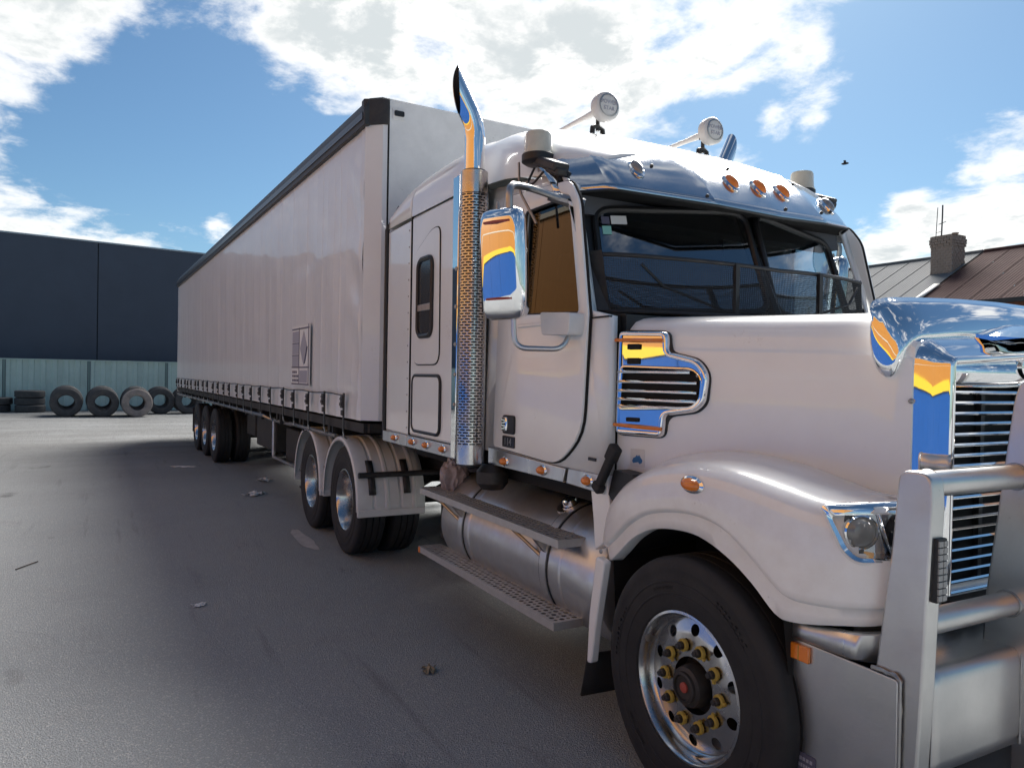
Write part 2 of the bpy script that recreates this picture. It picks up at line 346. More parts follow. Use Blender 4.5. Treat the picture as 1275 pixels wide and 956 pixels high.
# ------------------------------------------------------------------ ground
def ground_material():
    m = bpy.data.materials.new('asphalt'); m.use_nodes = True; t = m.node_tree; b = t.nodes['Principled BSDF']
    def nn(ty, **k):
        n = t.nodes.new(ty)
        for a, v in k.items(): setattr(n, a, v)
        return n
    c = nn('ShaderNodeTexCoord')
    def noi(s, dt, ro=.6, off=(0, 0, 0), st=(1, 1, 1)):
        mp = nn('ShaderNodeMapping'); mp.inputs[1].default_value = off; mp.inputs[3].default_value = st; t.links.new(c.outputs['Object'], mp.inputs[0])
        n = nn('ShaderNodeTexNoise'); n.inputs['Scale'].default_value = s; n.inputs['Detail'].default_value = dt; n.inputs['Roughness'].default_value = ro; t.links.new(mp.outputs[0], n.inputs['Vector']); return n.outputs[0]
    def mr(x, a, b_, c_=0, d_=1):
        n = nn('ShaderNodeMapRange'); t.links.new(x, n.inputs[0])
        for i, v in enumerate((a, b_, c_, d_)): n.inputs[i+1].default_value = v
        return n.outputs[0]
    def mix(f, a, b_, bt='MIX'):
        n = nn('ShaderNodeMix', data_type='RGBA', blend_type=bt); t.links.new(f, n.inputs[0])
        for i, v in ((6, a), (7, b_)):
            if isinstance(v, tuple): n.inputs[i].default_value = (*v, 1)
            else: t.links.new(v, n.inputs[i])
        return n.outputs[2]
    big = mix(mr(noi(.35, 6), .35, .68), (.335, .362, .370), (.40, .428, .436))
    med = mix(mr(noi(2.2, 7, .7, (3, 1, 0)), .55, .78, 0, .55), big, (.37, .365, .36))
    dk = mix(mr(noi(1.1, 6, .6, (9, 4, 0)), .60, .74, 0, .6), med, (.28, .286, .29))
    fine = mix(mr(noi(120, 4, .8), .38, .62, 0, .75), dk, (.21, .216, .22))
    # stone chips
    vo = nn('ShaderNodeTexVoronoi'); vo.inputs['Scale'].default_value = 130; t.links.new(c.outputs['Object'], vo.inputs['Vector'])
    sp = nn('ShaderNodeSeparateColor'); t.links.new(vo.outputs['Color'], sp.inputs[0])
    chip = nn('ShaderNodeMath', operation='GREATER_THAN'); t.links.new(sp.outputs[0], chip.inputs[0]); chip.inputs[1].default_value = .90
    chips = mix(mr(chip.outputs[0], 0, 1, 0, .6), fine, (.50, .495, .49))
    # far asphalt painted darker to tone down the sunlight there; oil drips
    far = mix(mr(noi(.8, 5, .6, (1, 8, 0), (1, .35, 1)),   .3, .7, .55, .95), chips, (.12, .12, .118))
    sx = nn('ShaderNodeSeparateXYZ'); t.links.new(c.outputs['Object'], sx.inputs[0])
    fx = mr(sx.outputs[0], -8.0, -17.0)
    out = mix(fx, chips, far)
    oil = mix(mr(noi(.55, 4, .5, (20, 3, 0), (1, 2.2, 1)), .68, .76, 0, .75), out, (.07, .071, .074))
    cv = nn('ShaderNodeTexVoronoi', feature='DISTANCE_TO_EDGE'); cv.inputs['Scale'].default_value = .33
    cm = nn('ShaderNodeVectorMath', operation='ADD'); wn = nn('ShaderNodeTexNoise'); wn.inputs['Scale'].default_value = 1.7; wn.inputs['Detail'].default_value = 6; t.links.new(c.outputs['Object'], wn.inputs['Vector'])
    t.links.new(c.outputs['Object'], cm.inputs[0]); t.links.new(wn.outputs['Color'], cm.inputs[1]); t.links.new(cm.outputs[0], cv.inputs['Vector'])
    ck = nn('ShaderNodeMath', operation='MULTIPLY'); t.links.new(mr(cv.outputs['Distance'], .0012, .0030, 1, 0), ck.inputs[0]); t.links.new(mr(noi(.7, 4, .6, (6, 6, 0)), .52, .66, 0, .38), ck.inputs[1])
    oil = mix(ck.outputs[0], oil, (.06, .06, .062))
    scuff = mix(mr(noi(1.0, 5, .6, (2, 9, 0), (.35, 5, 1)), .6, .72, 0, .35), oil, (.10, .10, .105)); oil = scuff
    t.links.new(oil, b.inputs['Base Color'])
    t.links.new(mr(noi(5, 5), .3, .7, .9, 1.0), b.inputs['Roughness']); b.inputs['Specular IOR Level'].default_value = .2
    bp = nn('ShaderNodeBump'); bp.inputs['Strength'].default_value = .8; bp.inputs['Distance'].default_value = .010
    ad = nn('ShaderNodeMath', operation='ADD'); t.links.new(vo.outputs['Distance'], ad.inputs[0]); t.links.new(noi(60, 5), ad.inputs[1])
    t.links.new(ad.outputs[0], bp.inputs['Height']); t.links.new(bp.outputs[0], b.inputs['Normal'])
    MT['asphalt'] = m
ground_material()
bm = B(); sheet(bm, [[(x, y, 0) for y in (-900, -60, -10, 0, 30, 900)] for x in (-900, -60, -20, 0, 40, 900)])
tag(obj('yard_ground', bm, 'asphalt'), 'grey worn asphalt yard under the truck', kind='structure')

# ------------------------------------------------------------------ truck
TR = empty('truck', (0, 0, 0))
tag(TR, 'white bonneted prime mover with chrome stack, sleeper cab and aluminium bull bar', 'truck')

# --- sleeper and roof
SY = 1.18
bm = B()
rows = []
def body_sec(x, w, z0, z1):
    return [(x, -w, z0), (x, -w, z1), (x, w, z1), (x, w, z0)]
loft(bm, [body_sec(x, SY, 1.275, 2.96) for x in (-3.14, -2.19)])
slp = obj('sleeper_cab', bm, 'white_paint', TR, bevel=.02)
bm = B(); loft(bm, [body_sec(x, w, 1.275, 2.94) for x, w in ((-3.72, SY-.01), (-3.16, SY+.002))])
fair = obj('side_fairing', bm, 'white_paint', TR, bevel=.012)
bm = B(); tube(bm, [(-3.745, -SY+.005, 1.2), (-3.745, -SY+.005, 2.96), (-3.70, -1.08, 3.16)], .02, 8); obj('rear_seal', bm, 'black_trim', fair)
# roof shell
def roof_sec(x, w, zs, zr, e=.62, n=22, lip=.0):
    out = []
    for i in range(n+1):
        a = math.pi*i/n; c = math.cos(a); s = math.sin(a)
        out.append((x, -w*math.copysign(abs(c)**e, c), zs+(zr-zs)*max(s, 0)**e))
    return out
tab = [(-3.72, 1.17, 2.965, 3.24), (-3.45, 1.178, 2.965, 3.36), (-3.165, 1.18, 2.965, 3.42)]
bm = B(); g = sheet(bm, [roof_sec(*r) for r in catm(tab, 5)]); face(bm, g[0])
obj('fairing_roof', bm, 'white_paint', TR, smooth=50, solid=.004)
tab = [(-3.155, 1.18, 2.965, 3.425), (-2.7, 1.18, 2.965, 3.445), (-2.3, 1.18, 2.965, 3.43), (-2.1, 1.155, 2.96, 3.41), (-1.9, 1.13, 2.955, 3.40), (-1.7, 1.125, 2.94, 3.335), (-1.5, 1.10, 2.91, 3.26), (-1.35, 1.07, 2.885, 3.195), (-1.22, 1.04, 2.87, 3.13), (-1.1, .955, 2.87, 3.06), (-1.03, .88, 2.87, 3.02)]
bm = B(); g = sheet(bm, [roof_sec(*r) for r in catm(tab, 5)]); face(bm, g[-1][::-1])
roof = obj('roof', bm, 'white_paint', TR, smooth=50)
# rivets along the panel joints
bm = B()
for i in range(13):
    lathe(bm, [(0, -.004), (.008, -.004), (.006, .003), (0, .005)], (-3.19, -SY-.003, 1.33+i*.128), (0, -1, 0), 8)
r_ = obj('rivet_row', bm, 'steel_dull', fair); tag(r_, kind='stuff')
bm = B(); box(bm, -3.158, -3.142, -SY-.001, -1.1, 1.28, 2.97); obj('panel_gap', bm, 'gap_black', slp)
# sleeper hatch door with narrow window
def groove(name, poly, y, r, m, parent):
    bm = B(); tube(bm, [(p[0], y, p[1]) for p in poly], r, 6, closed=True); return obj(name, bm, m, parent)
hp = roundpoly([(-3.06, 1.82), (-2.55, 1.82), (-2.57, 2.80), (-2.72, 2.80), (-3.07, 2.66)], [.11, .11, .08, .07, .12], 5)
bm = B(); prism(bm, hp, XZ, -SY-.012, -SY+.01); hatch = obj('sleeper_hatch', bm, 'white_paint', TR, bevel=.008)
groove('hatch_seal', hp, -SY-.002, .0065, 'gap_black', hatch)
wp = rrect(-2.95, -2.67, 2.03, 2.60, .07)
bm = B(); prism(bm, wp, XZ, -SY-.0165, -SY-.005); sw = obj('sleeper_window', bm, 'headlight_glass_dark', TR)
MT['headlight_glass_dark'].node_tree.nodes['Principled BSDF'].inputs['Metallic'].default_value = 0
groove('window_seal', wp, -SY-.016, .019, 'black_trim', sw)
bm = B(); box(bm, -2.945, -2.675, -SY-.026, -SY-.012, 2.215, 2.265); obj('window_bar', bm, 'steel_dull', sw, bevel=.004)
tp = rrect(-3.06, -2.52, 1.32, 1.74, .06)
bm = B(); prism(bm, tp, XZ, -SY-.010, -SY+.01); tb = obj('toolbox_hatch', bm, 'white_paint', TR, bevel=.006)
groove('hatch_seal', tp, -SY-.006, .013, 'black_trim', tb)

# --- cab sides, door
CY = 1.12
def cabY(z): return CY - max(0, z-2.0)*.045
def cabmap(off, s=-1): return lambda a, b: V(a, s*(cabY(b)+off), b)
win = roundpoly([(-1.47, 2.10), (-.845, 2.07), (-.985, 2.625), (-1.06, 2.70), (-1.47, 2.70)], [.03, .03, .05, .05, .03], 3)
side_outer = [(-2.19, 1.275), (-.62, 1.275), (-.62, 2.045), (-.80, 2.085), (-1.02, 2.77), (-1.10, 2.82), (-1.3, 2.87), (-2.19, 2.965)]
for s in (-1, 1):
    bm = B(); holed(bm, side_outer, [roundpoly([(-1.50, 2.06), (-.80, 2.03), (-.96, 2.65), (-1.04, 2.73), (-1.50, 2.73)], .03, 2)], cabmap(0, s))
    bmesh.ops.remove_doubles(bm, verts=bm.verts[:], dist=1e-5)
    bmesh.ops.recalc_face_normals(bm, faces=bm.faces)
    cs = obj('cab_side', bm, 'white_paint', TR, solid=.05, recalc=False)
    dp = roundpoly([(-1.765, 1.315), (-1.02, 1.285), (-.80, 1.46), (-.765, 2.06), (-.905, 2.66), (-1.0, 2.78), (-1.765, 2.84)], [.03, .10, .12, .02, .05, .05, .06], 4)
    bm = B(); holed(bm, dp, [win], cabmap(.012, s)); bmesh.ops.remove_doubles(bm, verts=bm.verts[:], dist=1e-5)
    door = obj('door', bm, 'white_paint', TR, solid=.0, bevel=0)
    md = door.modifiers.new('solid', 'SOLIDIFY'); md.thickness = .03; md.offset = 0
    md = door.modifiers.new('bevel', 'BEVEL'); md.width = .004; md.segments = 2; md.limit_method = 'ANGLE'; md.angle_limit = R(50)
    bm = B(); tube(bm, [cabmap(.007, s)(p[0], p[1]) for p in dp], .0085, 6, closed=True); obj('door_seal', bm, 'gap_black', door)
    bm = B(); tube(bm, [cabmap(.016, s)(p[0], p[1]) for p in win], .009, 6, closed=True); obj('window_seal', bm, 'black_trim', door)
    bm = B(); f = [bm.verts.new(cabmap(-.004, s)(*p)) for p in win]; f = face(bm, f); f.normal_update(); f.normal_flip() if f.normal.y*s < 0 else None; obj('door_window', bm, 'window_glass' if s == -1 else 'far_glass', door, smooth=None, recalc=False)
    if s == -1: DOOR = door
bm = B(); box(bm, -1.47, -1.05, -1.156, -1.140, 2.025, 2.045); obj('belt_strip', bm, 'white_paint', DOOR, bevel=.005)
# door handle, lock and badge
bm = B(); prism(bm, rrect(-1.625, -1.485, 1.405, 1.515, .018), XZ, -1.160, -1.140); hd = obj('door_handle', bm, 'black_trim', DOOR, bevel=.004)
bm = B(); box(bm, -1.62, -1.555, -1.172, -1.155, 1.42, 1.505); obj('door_badge', bm, 'chrome', DOOR, bevel=.008)
bm = B(); prism(bm, rrect(-1.63, -1.485, 1.325, 1.392, .008), XZ, -1.156, -1.140); nb = obj('number_plate', bm, 'badge_dark', DOOR, bevel=.003)
text('badge_number', '114', .062, 'steel_dull', basis((-1.557, -1.1575, 1.358), (1, 0, 0), (0, 0, 1)), DOOR)
bm = B(); box(bm, -.765, -.70, -1.126, -1.115, 1.335, 1.35); obj('script_badge', bm, 'badge_dark', TR)
bm = B(); box(bm, -.778, -.620, -1.1215, -1.10, 2.038, 2.046); obj('cowl_gap', bm, 'gap_black', TR)
for z_, x_ in ((2.34, -.865), (2.52, -.915), (2.15, -.80)):
    bm = B(); lathe(bm, [(0, 0), (.009, 0), (.006, .006), (0, .007)], cabmap(.0, -1)(x_, z_), (0, -1, 0), 10); obj('pillar_bolt', bm, 'black_trim', cs)

# --- cab front: screen header, lower cowl, interior
bm = B(); prism(bm, [(-1.02, 2.62), (-1.16, 2.62), (-1.18, 2.80), (-1.05, 2.80)], XZ, -1.02, 1.02); obj('screen_header', bm, 'interior', TR)
bm = B(); prism(bm, [(-.60, 2.055), (-.86, 2.085), (-.90, 1.9), (-.6, 1.9)], XZ, -1.03, 1.03); obj('cowl', bm, 'black_trim', TR)
bm = B(); box(bm, -2.15, -2.09, -1.06, 1.06, 1.3, 2.9); obj('cab_rear_wall', bm, 'interior', TR)
bm = B(); box(bm, -1.88, -.66, -1.05, 1.05, 1.28, 1.34); obj('cab_floor', bm, 'interior', TR)
bm = B(); prism(bm, [(-.62, 1.5), (-.98, 1.55), (-1.06, 2.02), (-.92, 2.10), (-.66, 2.05)], XZ, -1.0, 1.0); obj('dashboard', bm, 'interior', TR, bevel=.03)
bm = B(); box(bm, -2.05, -1.15, -.95, .95, 2.84, 2.87); obj('headlining', bm, 'interior', TR)
for y in (-.55, .55):
    bm = B(); box(bm, -1.82, -1.32, y-.26, y+.26, 1.55, 1.78); st = obj('seat', bm, 'seat_cloth', TR, bevel=.05)
    bm = B(); box(bm, -1.85, -1.70, y-.25, y+.25, 1.76, 2.36); obj('seat_back', bm, 'seat_cloth', st, bevel=.05)
    bm = B(); box(bm, -1.84, -1.73, y-.13, y+.13, 2.37, 2.55); obj('headrest', bm, 'seat_cloth', st, bevel=.04)
bm = B(); lathe(bm, [(.225+.016*math.cos(a*math.pi/4), .016*math.sin(a*math.pi/4)) for a in range(8)], (-1.15, -.52, 2.10), (.55, 0, -.83) , 32, closed=True)
for a in (0, 2.1, 4.2):
    x_, y_ = frame_of(V(.55, 0, -.83)); c_ = V(-1.15, -.52, 2.10); tube(bm, [c_, c_+(x_*math.cos(a)+y_*math.sin(a))*.22], .012, 6)
obj('steering_wheel', bm, 'interior', TR)
# screens
def pane(s):
    a = V(-.63, s*.025, 2.12); b = V(-.865, s*.965, 2.095); c = V(-1.045, s*.93, 2.66); e = V(-.915, s*.02, 2.68)
    return a, b, c, e
for s in (-1, 1):
    a, b, c, e = pane(s); bm = B()
    def bl(u, v): return (a*(1-u)+b*u)*(1-v)+(e*(1-u)+c*u)*v
    pts = [bl(*q) for q in roundpoly([(0, 0), (1, 0), (1, 1), (0, 1)], .14, 6)]
    nrm = (b-a).cross(c-a).normalized(); nrm = nrm if nrm.x > 0 else -nrm
    pts = [p-nrm*((p-a).dot(nrm)) for p in pts]
    f = face(bm, [bm.verts.new(p) for p in pts]); f.normal_update(); f.normal_flip() if f.normal.x < 0 else None; ws = obj('windscreen_pane', bm, 'screen_glass', TR, smooth=None, recalc=False)
    bm = B(); tube(bm, pts, .019, 8, closed=True); obj('screen_seal', bm, 'black_trim', ws)
    # corner fillers between the rounded seal and the pillar
    bm = B(); bn = -nrm*.012
    face(bm, [bm.verts.new(q+bn) for q in (bl(1.06, -.08), bl(1.06, 1.1), bl(.965, 1.1), bl(.965, -.08))]); obj('pillar_trim', bm, 'black_trim', ws, smooth=None)
    if s == -1:
        U = (b-a).normalized(); Wv = (c-b).normalized()
        def stick(name, u, v, du, dv, m):
            bm = B(); q = [bl(u+i, v+j)+nrm*.003 for i, j in ((0, 0), (du, 0), (du, dv), (0, dv))]; q = [p-nrm*((p-a).dot(nrm)-.003) for p in q]
            face(bm, [bm.verts.new(p) for p in q]); obj(name, bm, m, ws, smooth=None)
        stick('sticker', .80, .845, .10, .085, 'sticker_pale'); stick('sticker', .91, .845, .05, .075, 'print_dark'); stick('sticker', .905, .74, .055, .085, 'sticker_green')
bm = B(); tube(bm, [(-.605, 0, 2.08), (-.90, 0, 2.70)], .036, 8); obj('centre_pillar', bm, 'black_trim', TR)
# wipers
for y0, y1 in ((-.35, -.72), (.35, .72)):
    bm = B(); y2 = y1; tube(bm, [(-.66, y0*.9, 2.11), (-.70, y1, 2.22), (-.735, y1+math.copysign(.12, y1), 2.33)], .008, 6)
    obj('wiper', bm, 'black_trim', TR)

# --- hood
def yh(x): return 1.05 - .333*(x+.65)
def hood_sec(x, zt, zb=1.165):
    w = yh(x); k = 1-.55*max(0, min(1, (x-.47)/.13)); half = [(w, zb), (w, 1.5), (w, zt-.172*k), (w-.004, zt-.162*k), (w-.010, zt-.15*k), (w-.014, zt-.11*k), (w-.03*k, zt-.065*k), (w-.06*k, zt-.032*k), (w-.11*k, zt-.012), (w-.2, zt), (w*.45, zt+.018), (0, zt+.025)]
    return [(x, -y, z) for y, z in half]+[(x, y, z) for y, z in half[::-1][1:]]
bm = B(); loft(bm, [hood_sec(x, 2.052-.036*(x+.63)/1.2-.012*max(0, (x-.3)/.3)**2-.10*(max(0, x-.47)/.13)**1.6) for x in [-.635+1.1*i/10 for i in range(11)]+[.49, .515, .54, .57, .60]])
hood = obj('hood', bm, 'white_paint', TR, smooth=30)
bm = B(); box(bm, -.655, -.645, -1.052, -.9, 1.3, 2.05); obj('hood_gap', bm, 'gap_black', hood)

# --- hood side vent (chrome, T shaped) on the tapered plane
HX = V(1.23, .41, 0).normalized(); HN = V(.41, -1.23, 0).normalized()
def hp3(a, z, o=0):   # a: metres along the hood side from its rear edge, o: out
    p = V(-.65, -1.05, 0)+HX*a+HN*o; return V(p.x, p.y, z)
outl = [(.02, 1.475), (.285, 1.475), (.295, 1.575), (.45, 1.60), (.495, 1.64), (.51, 1.77), (.46, 1.835), (.305, 1.87), (.30, 1.965), (.03, 1.975)]
outl = roundpoly(outl, [.03, .03, .02, .05, .05, .06, .05, .02, .035, .03], 4)
inn = roundpoly([(.045, 1.605), (.43, 1.625), (.465, 1.66), (.472, 1.75), (.43, 1.785), (.055, 1.795)], [.02, .04, .03, .04, .04, .02], 4)
bm = B(); prism(bm, [(p[0]*1.0, p[1]) for p in roundpoly([(.014, 1.469), (.291, 1.469), (.301, 1.569), (.455, 1.594), (.502, 1.637), (.514, 1.772), (.462, 1.838), (.308, 1.873), (.303, 1.968), (.026, 1.979)], .04, 4)], lambda a, b, t: hp3(a, b, t), -.01, .006)
vent = obj('side_vent', bm, 'black_trim', TR)
ctr = (.2, 1.72)
def dish(p, q, n=4):
    """rolled chrome frame between the outline and the opening"""
    return None
def inset(poly, dd):
    out = []; m = len(poly); area = sum(p[0]*q[1]-q[0]*p[1] for p, q in zip(poly, poly[1:]+poly[:1])); sg = 1 if area > 0 else -1
    for i in range(m):
        a = Vector(poly[i-1]); b = Vector(poly[(i+1) % m]); t = b-a
        if t.length < 1e-9: out.append(poly[i]); continue
        t.normalize(); out.append((poly[i][0]-t.y*dd*sg, poly[i][1]+t.x*dd*sg))
    return out
lv = [(0, .002), (0, .016), (.002, .025), (.006, .032), (.012, .036), (.019, .0365), (.024, .0335)]
bm = B(); sheet(bm, [[hp3(p[0], p[1], o) for p in inset(outl, dd)] for dd, o in lv], closev=True)
lv2 = [(-.014, .030), (-.011, .035), (-.006, .036), (-.002, .033), (0, .026), (0, .004)]
sheet(bm, [[hp3(p[0], p[1], o) for p in inset(inn, dd)] for dd, o in lv2], closev=True)
holed(bm, inset(outl, .024), [inset(inn, -.014)], lambda a, b: hp3(a, b, .034-.006*((b-1.70)/.25)**2)); bmesh.ops.remove_doubles(bm, verts=bm.verts[:], dist=2e-4)
vf = obj('vent_frame', bm, 'chrome', vent, smooth=45)
bm = B(); face(bm, [bm.verts.new(hp3(p[0], p[1], .008)) for p in inn]); obj('vent_mesh', bm, 'gap_black', vent, smooth=None)
for i, z in enumerate((1.775, 1.728, 1.685, 1.645, 1.612)):
    bm = B(); a1 = .455 if i not in (0, 4) else .42
    sheet(bm, [[hp3(.035, z+.008, .036), hp3(.035, z-.004, .042), hp3(.035, z-.010, .012)], [hp3(a1, z+.008, .030), hp3(a1, z-.004, .034), hp3(a1, z-.01, .010)]])
    obj('vent_slat', bm, 'chrome', vent, solid=.003)
for z in (1.925, 1.518):
    bm = B(); tube(bm, [hp3(.0, z+.004, .032), hp3(.15, z, .048), hp3(.288, z-.004, .040)], .009, 8); obj('amber_bar', bm, 'amber_lens', vent); 
for z in (1.762, 1.632):
    bm = B(); lathe(bm, [(0, 0), (.008, 0), (.006, .005), (0, .006)], hp3(.455, z, .022), HN, 10); obj('screw', bm, 'steel_dull', vent)
for z0, z1 in ((1.882, 1.908), (1.54, 1.56), (1.812, 1.842)):
    bm = B(); prism(bm, rrect(.09, .16, z0, z1, .004, 2), lambda a, b, t: hp3(a, b, t), .0365, .039); obj('vent_reflection_bar', bm, 'gap_black', vent)  # black bars standing in for dark reflections in the chrome
# sticker and rubber hood latch
bm = B(); prism(bm, rrect(.095, .175, 1.325, 1.41, .006, 2), lambda a, b, t: hp3(a, b, t), 0, .002); stp = obj('sticker', bm, 'paper_white', TR)
bm = B(); prism(bm, [(.106, 1.352), (.112, 1.366), (.124, 1.372), (.131, 1.381), (.138, 1.376), (.145, 1.382), (.154, 1.369), (.163, 1.358), (.160, 1.345), (.148, 1.339), (.140, 1.348), (.126, 1.345), (.112, 1.342)], lambda a, b, t: hp3(a, b, t), .002, .0035); obj('sticker_map', bm, 'sticker_blue', stp)
bm = B(); M = basis((-.575, -1.15, 1.315), (.55, 0, .84), (-.84, 0, .55))
box(bm, -.125, .125, -.022, .022, -.018, .018, M); box(bm, -.135, -.09, -.03, .03, -.024, .024, M); box(bm, .05, .135, -.03, .03, -.024, .024, M); obj('hood_latch', bm, 'rubber', TR, bevel=.01)
bm = B(); prism(bm, [(-.60, 1.19), (-.56, 1.31), (-.42, 1.305), (-.38, 1.25), (-.5, 1.10)], XZ, -1.118, -1.03); obj('latch_bracket', bm, 'black_trim', TR)
# cowl lower panel between door and wheel
bm = B(); prism(bm, [(-.76, 1.275), (-.62, 1.275), (-.55, 1.0), (-.70, .9), (-.72, 1.05)], XZ, -1.12, -1.06); obj('cowl_side_panel', bm, 'white_paint', TR, bevel=.006)

# --- fenders
FT = [(-.66, -1.10, 1.03, 1.15, .925, .90), (-.56, -1.165, 1.16, 1.25, .955, .885), (-.45, -1.195, 1.255, 1.335, 1.02, .945), (-.33, -1.21, 1.325, 1.395, 1.105, 1.035), (-.2, -1.22, 1.375, 1.425, 1.17, 1.10), (-.05, -1.22, 1.408, 1.44, 1.205, 1.13), (.1, -1.22, 1.422, 1.432, 1.215, 1.13),
      (.25, -1.22, 1.418, 1.405, 1.19, 1.085), (.38, -1.22, 1.402, 1.365, 1.12, 1.015), (.48, -1.212, 1.385, 1.335, 1.045, .935), (.54, -1.205, 1.373, 1.325, 1.012, .925), (.62, -1.185, 1.358, 1.32, 1.008, .935), (.71, -1.14, 1.348, 1.315, 1.012, .95), (.78, -1.085, 1.346, 1.31, 1.02, .96), (.83, -1.02, 1.35, 1.31, 1.03, .975), (.855, -.965, 1.35, 1.31, 1.04, .99), (.862, -.90, 1.35, 1.31, 1.04, 1.0), (.80, -.80, 1.35, 1.31, 1.04, 1.0), (.66, -.68, 1.34, 1.31, 1.04, 1.0)]
def fender_rows():
    T = catm(FT, 4); rows = []
    for i, (x, y, zs, zi, zb, zl) in enumerate(T):
        a = T[max(i-1, 0)]; b = T[min(i+1, len(T)-1)]; tx, ty = b[0]-a[0], b[1]-a[1]; l = math.hypot(tx, ty); nx, ny = ty/l, -tx/l   # outward
        if ny > 0 and nx < 0: nx, ny = -nx, -ny
        def o(ins, z): return (x-nx*ins, y-ny*ins, z)
        xi = min(x, .58); yi = -(yh(xi)-.03)
        pin = V(xi, yi, zi); ps = V(*o(.10, zs)); row = [tuple(pin)]
        for t in (.25, .5, .75):
            q = pin.lerp(ps, t); q.z += .012*math.sin(math.pi*t); row.append(tuple(q))
        row += [o(.10, zs), o(.062, zs-.006), o(.032, zs-.022), o(.012, zs-.048), o(.004, zs-.085)]
        zm = zs-.085
        if zb < zm-.02: row += [o(-.002, zm+(zb-zm)*.5), o(.0, zb+.012), o(.006, zb+.004), o(.022, zb-.004)]
        else: row += [o(.0, zm-.003), o(.004, zm-.006), o(.008, zm-.009), o(.022, zm-.012)]
        row += [o(.026, (zb+zl)/2), o(.028, zl+.004), o(.034, zl), o(.09, zl+.004)]
        rows.append(row)
    return rows
FR = fender_rows()
def inpoly(p, poly):
    r = False
    for (x0, y0), (x1, y1) in zip(poly, poly[1:]+poly[:1]):
        if (y0 > p[1]) != (y1 > p[1]) and p[0] < (x1-x0)*(p[1]-y0)/(y1-y0)+x0: r = not r
    return r
HLO = [(.068, 1.335), (.125, 1.205), (.16, 1.174), (.47, 1.174), (.47, 1.352)]
def split_rows(rows):
    out = []
    for r in rows:
        q = []
        for i, p in enumerate(r[:-1]):
            q.append(p); k = 6 if i in (7, 8, 9) else 1
            for j in range(1, k): q.append(tuple(p[c]+(r[i+1][c]-p[c])*j/k for c in range(3)))
        q.append(r[-1]); out.append(q)
    return out
FR = split_rows(FR); acc_ = 0.0; TS = []; TT_ = catm([(r[0], r[1]) for r in FT], 4)
for a, b in zip(TT_, TT_[1:]+[TT_[-1]]):
    TS.append(acc_ if a[0] >= .6 or TS and TS[-1] > 0 else -1)
    if TS[-1] >= 0: acc_ += math.hypot(b[0]-a[0], b[1]-a[1])
bm = B(); G_ = sheet(bm, FR); kill = []
vpos = {}
for i, r in enumerate(G_):
    for j, v in enumerate(r): vpos[v] = (TS[i], v.co.z, j)
for f in bm.faces:
    q = [vpos[v] for v in f.verts]
    if min(p[2] for p in q) >= 5 and all(p[0] > .05 and inpoly((p[0], p[1]), HLO) for p in q): kill.append(f)
bmesh.ops.delete(bm, geom=kill, context='FACES'); fen = obj('fender', bm, 'fender_paint', TR, smooth=55)
bm = B()   # dark liner of the wheel arch, following the lip
LT = [r for r in catm(FT, 4) if -.54 < r[0] < .51]
rows = [[(-.55, -1.08, .38), (-.55, -.60, .38)]]+[[(x, y+.045, zl+.006), (x, -.60, zl+.05)] for (x, y, zs, zi, zb, zl) in LT]+[[(.515, -1.10, .40), (.515, -.60, .40)]]
sheet(bm, rows); box(bm, -.62, .56, -.62, -.60, .35, 1.18); obj('wheel_arch_liner', bm, 'gap_black', fen)
bm = B(); lathe(bm, [(0, 0), (.012, 0), (.011, .004), (0, .006)], (-.565, -1.178, .93), (0, -1, 0), 10); obj('fender_bolt', bm, 'steel_dull', fen)
bm = B(); lathe(bm, [(0, 0), (.016, 0), (.014, .008), (.008, .008), (.006, .004), (0, .004)], (.835, -1.015, 1.005), (.75, -.66, 0), 14); obj('mount_bolt', bm, 'black_trim', fen)
mirrored(fen)
def marker(name, p, n, t, a, b, parent, lens='amber_lens'):
    """oval lamp on a chrome base; t is its long axis"""
    n = V(*n).normalized(); t = V(*t).normalized(); u = n.cross(t).normalized(); p = V(*p)
    def ov(ra, rb, h): return [p+t*ra*math.cos(q*math.pi/10)+u*rb*math.sin(q*math.pi/10)+n*h for q in range(20)]
    bm = B(); sheet(bm, [ov(a*1.32, b*1.32, -.003), ov(a*1.30, b*1.30, .004), ov(a*1.0, b*1.0, .010)], closev=True); base = obj(name, bm, 'chrome', parent)
    bm = B(); g = sheet(bm, [ov(a, b, .006), ov(a*.97, b*.97, .016), ov(a*.82, b*.82, .027), ov(a*.5, b*.5, .035), ov(a*.15, b*.15, .038)], closev=True); face(bm, g[-1]); obj('marker_lens', bm, lens, base, smooth=60)
    return base
marker('marker_lamp', (.09, -1.218, 1.335), (0, -1, .08), (1, 0, -.05), .05, .026, fen)
# splash panel and mud flap
bm = B(); prism(bm, roundpoly([(-.585, .905), (-.515, .89), (-.55, .72), (-.583, .55), (-.608, .385), (-.645, .38), (-.632, .62)], .012, 2), XZ, -1.195, -1.15); spl = obj('splash_panel', bm, 'white_paint', TR, bevel=.008)
mirrored(spl)
bm = B(); M = Matrix.Translation((-.64, 0, 0)); sheet(bm, [[(-.64-.05*(.40-z)/.2-.01*math.sin(y*9), y, z) for z in (.42, .36, .28, .20)] for y in (-1.19, -1.1, -1.0, -.9, -.8)]); mf = obj('mud_flap', bm, 'rubber', TR, solid=.01); mirrored(mf)

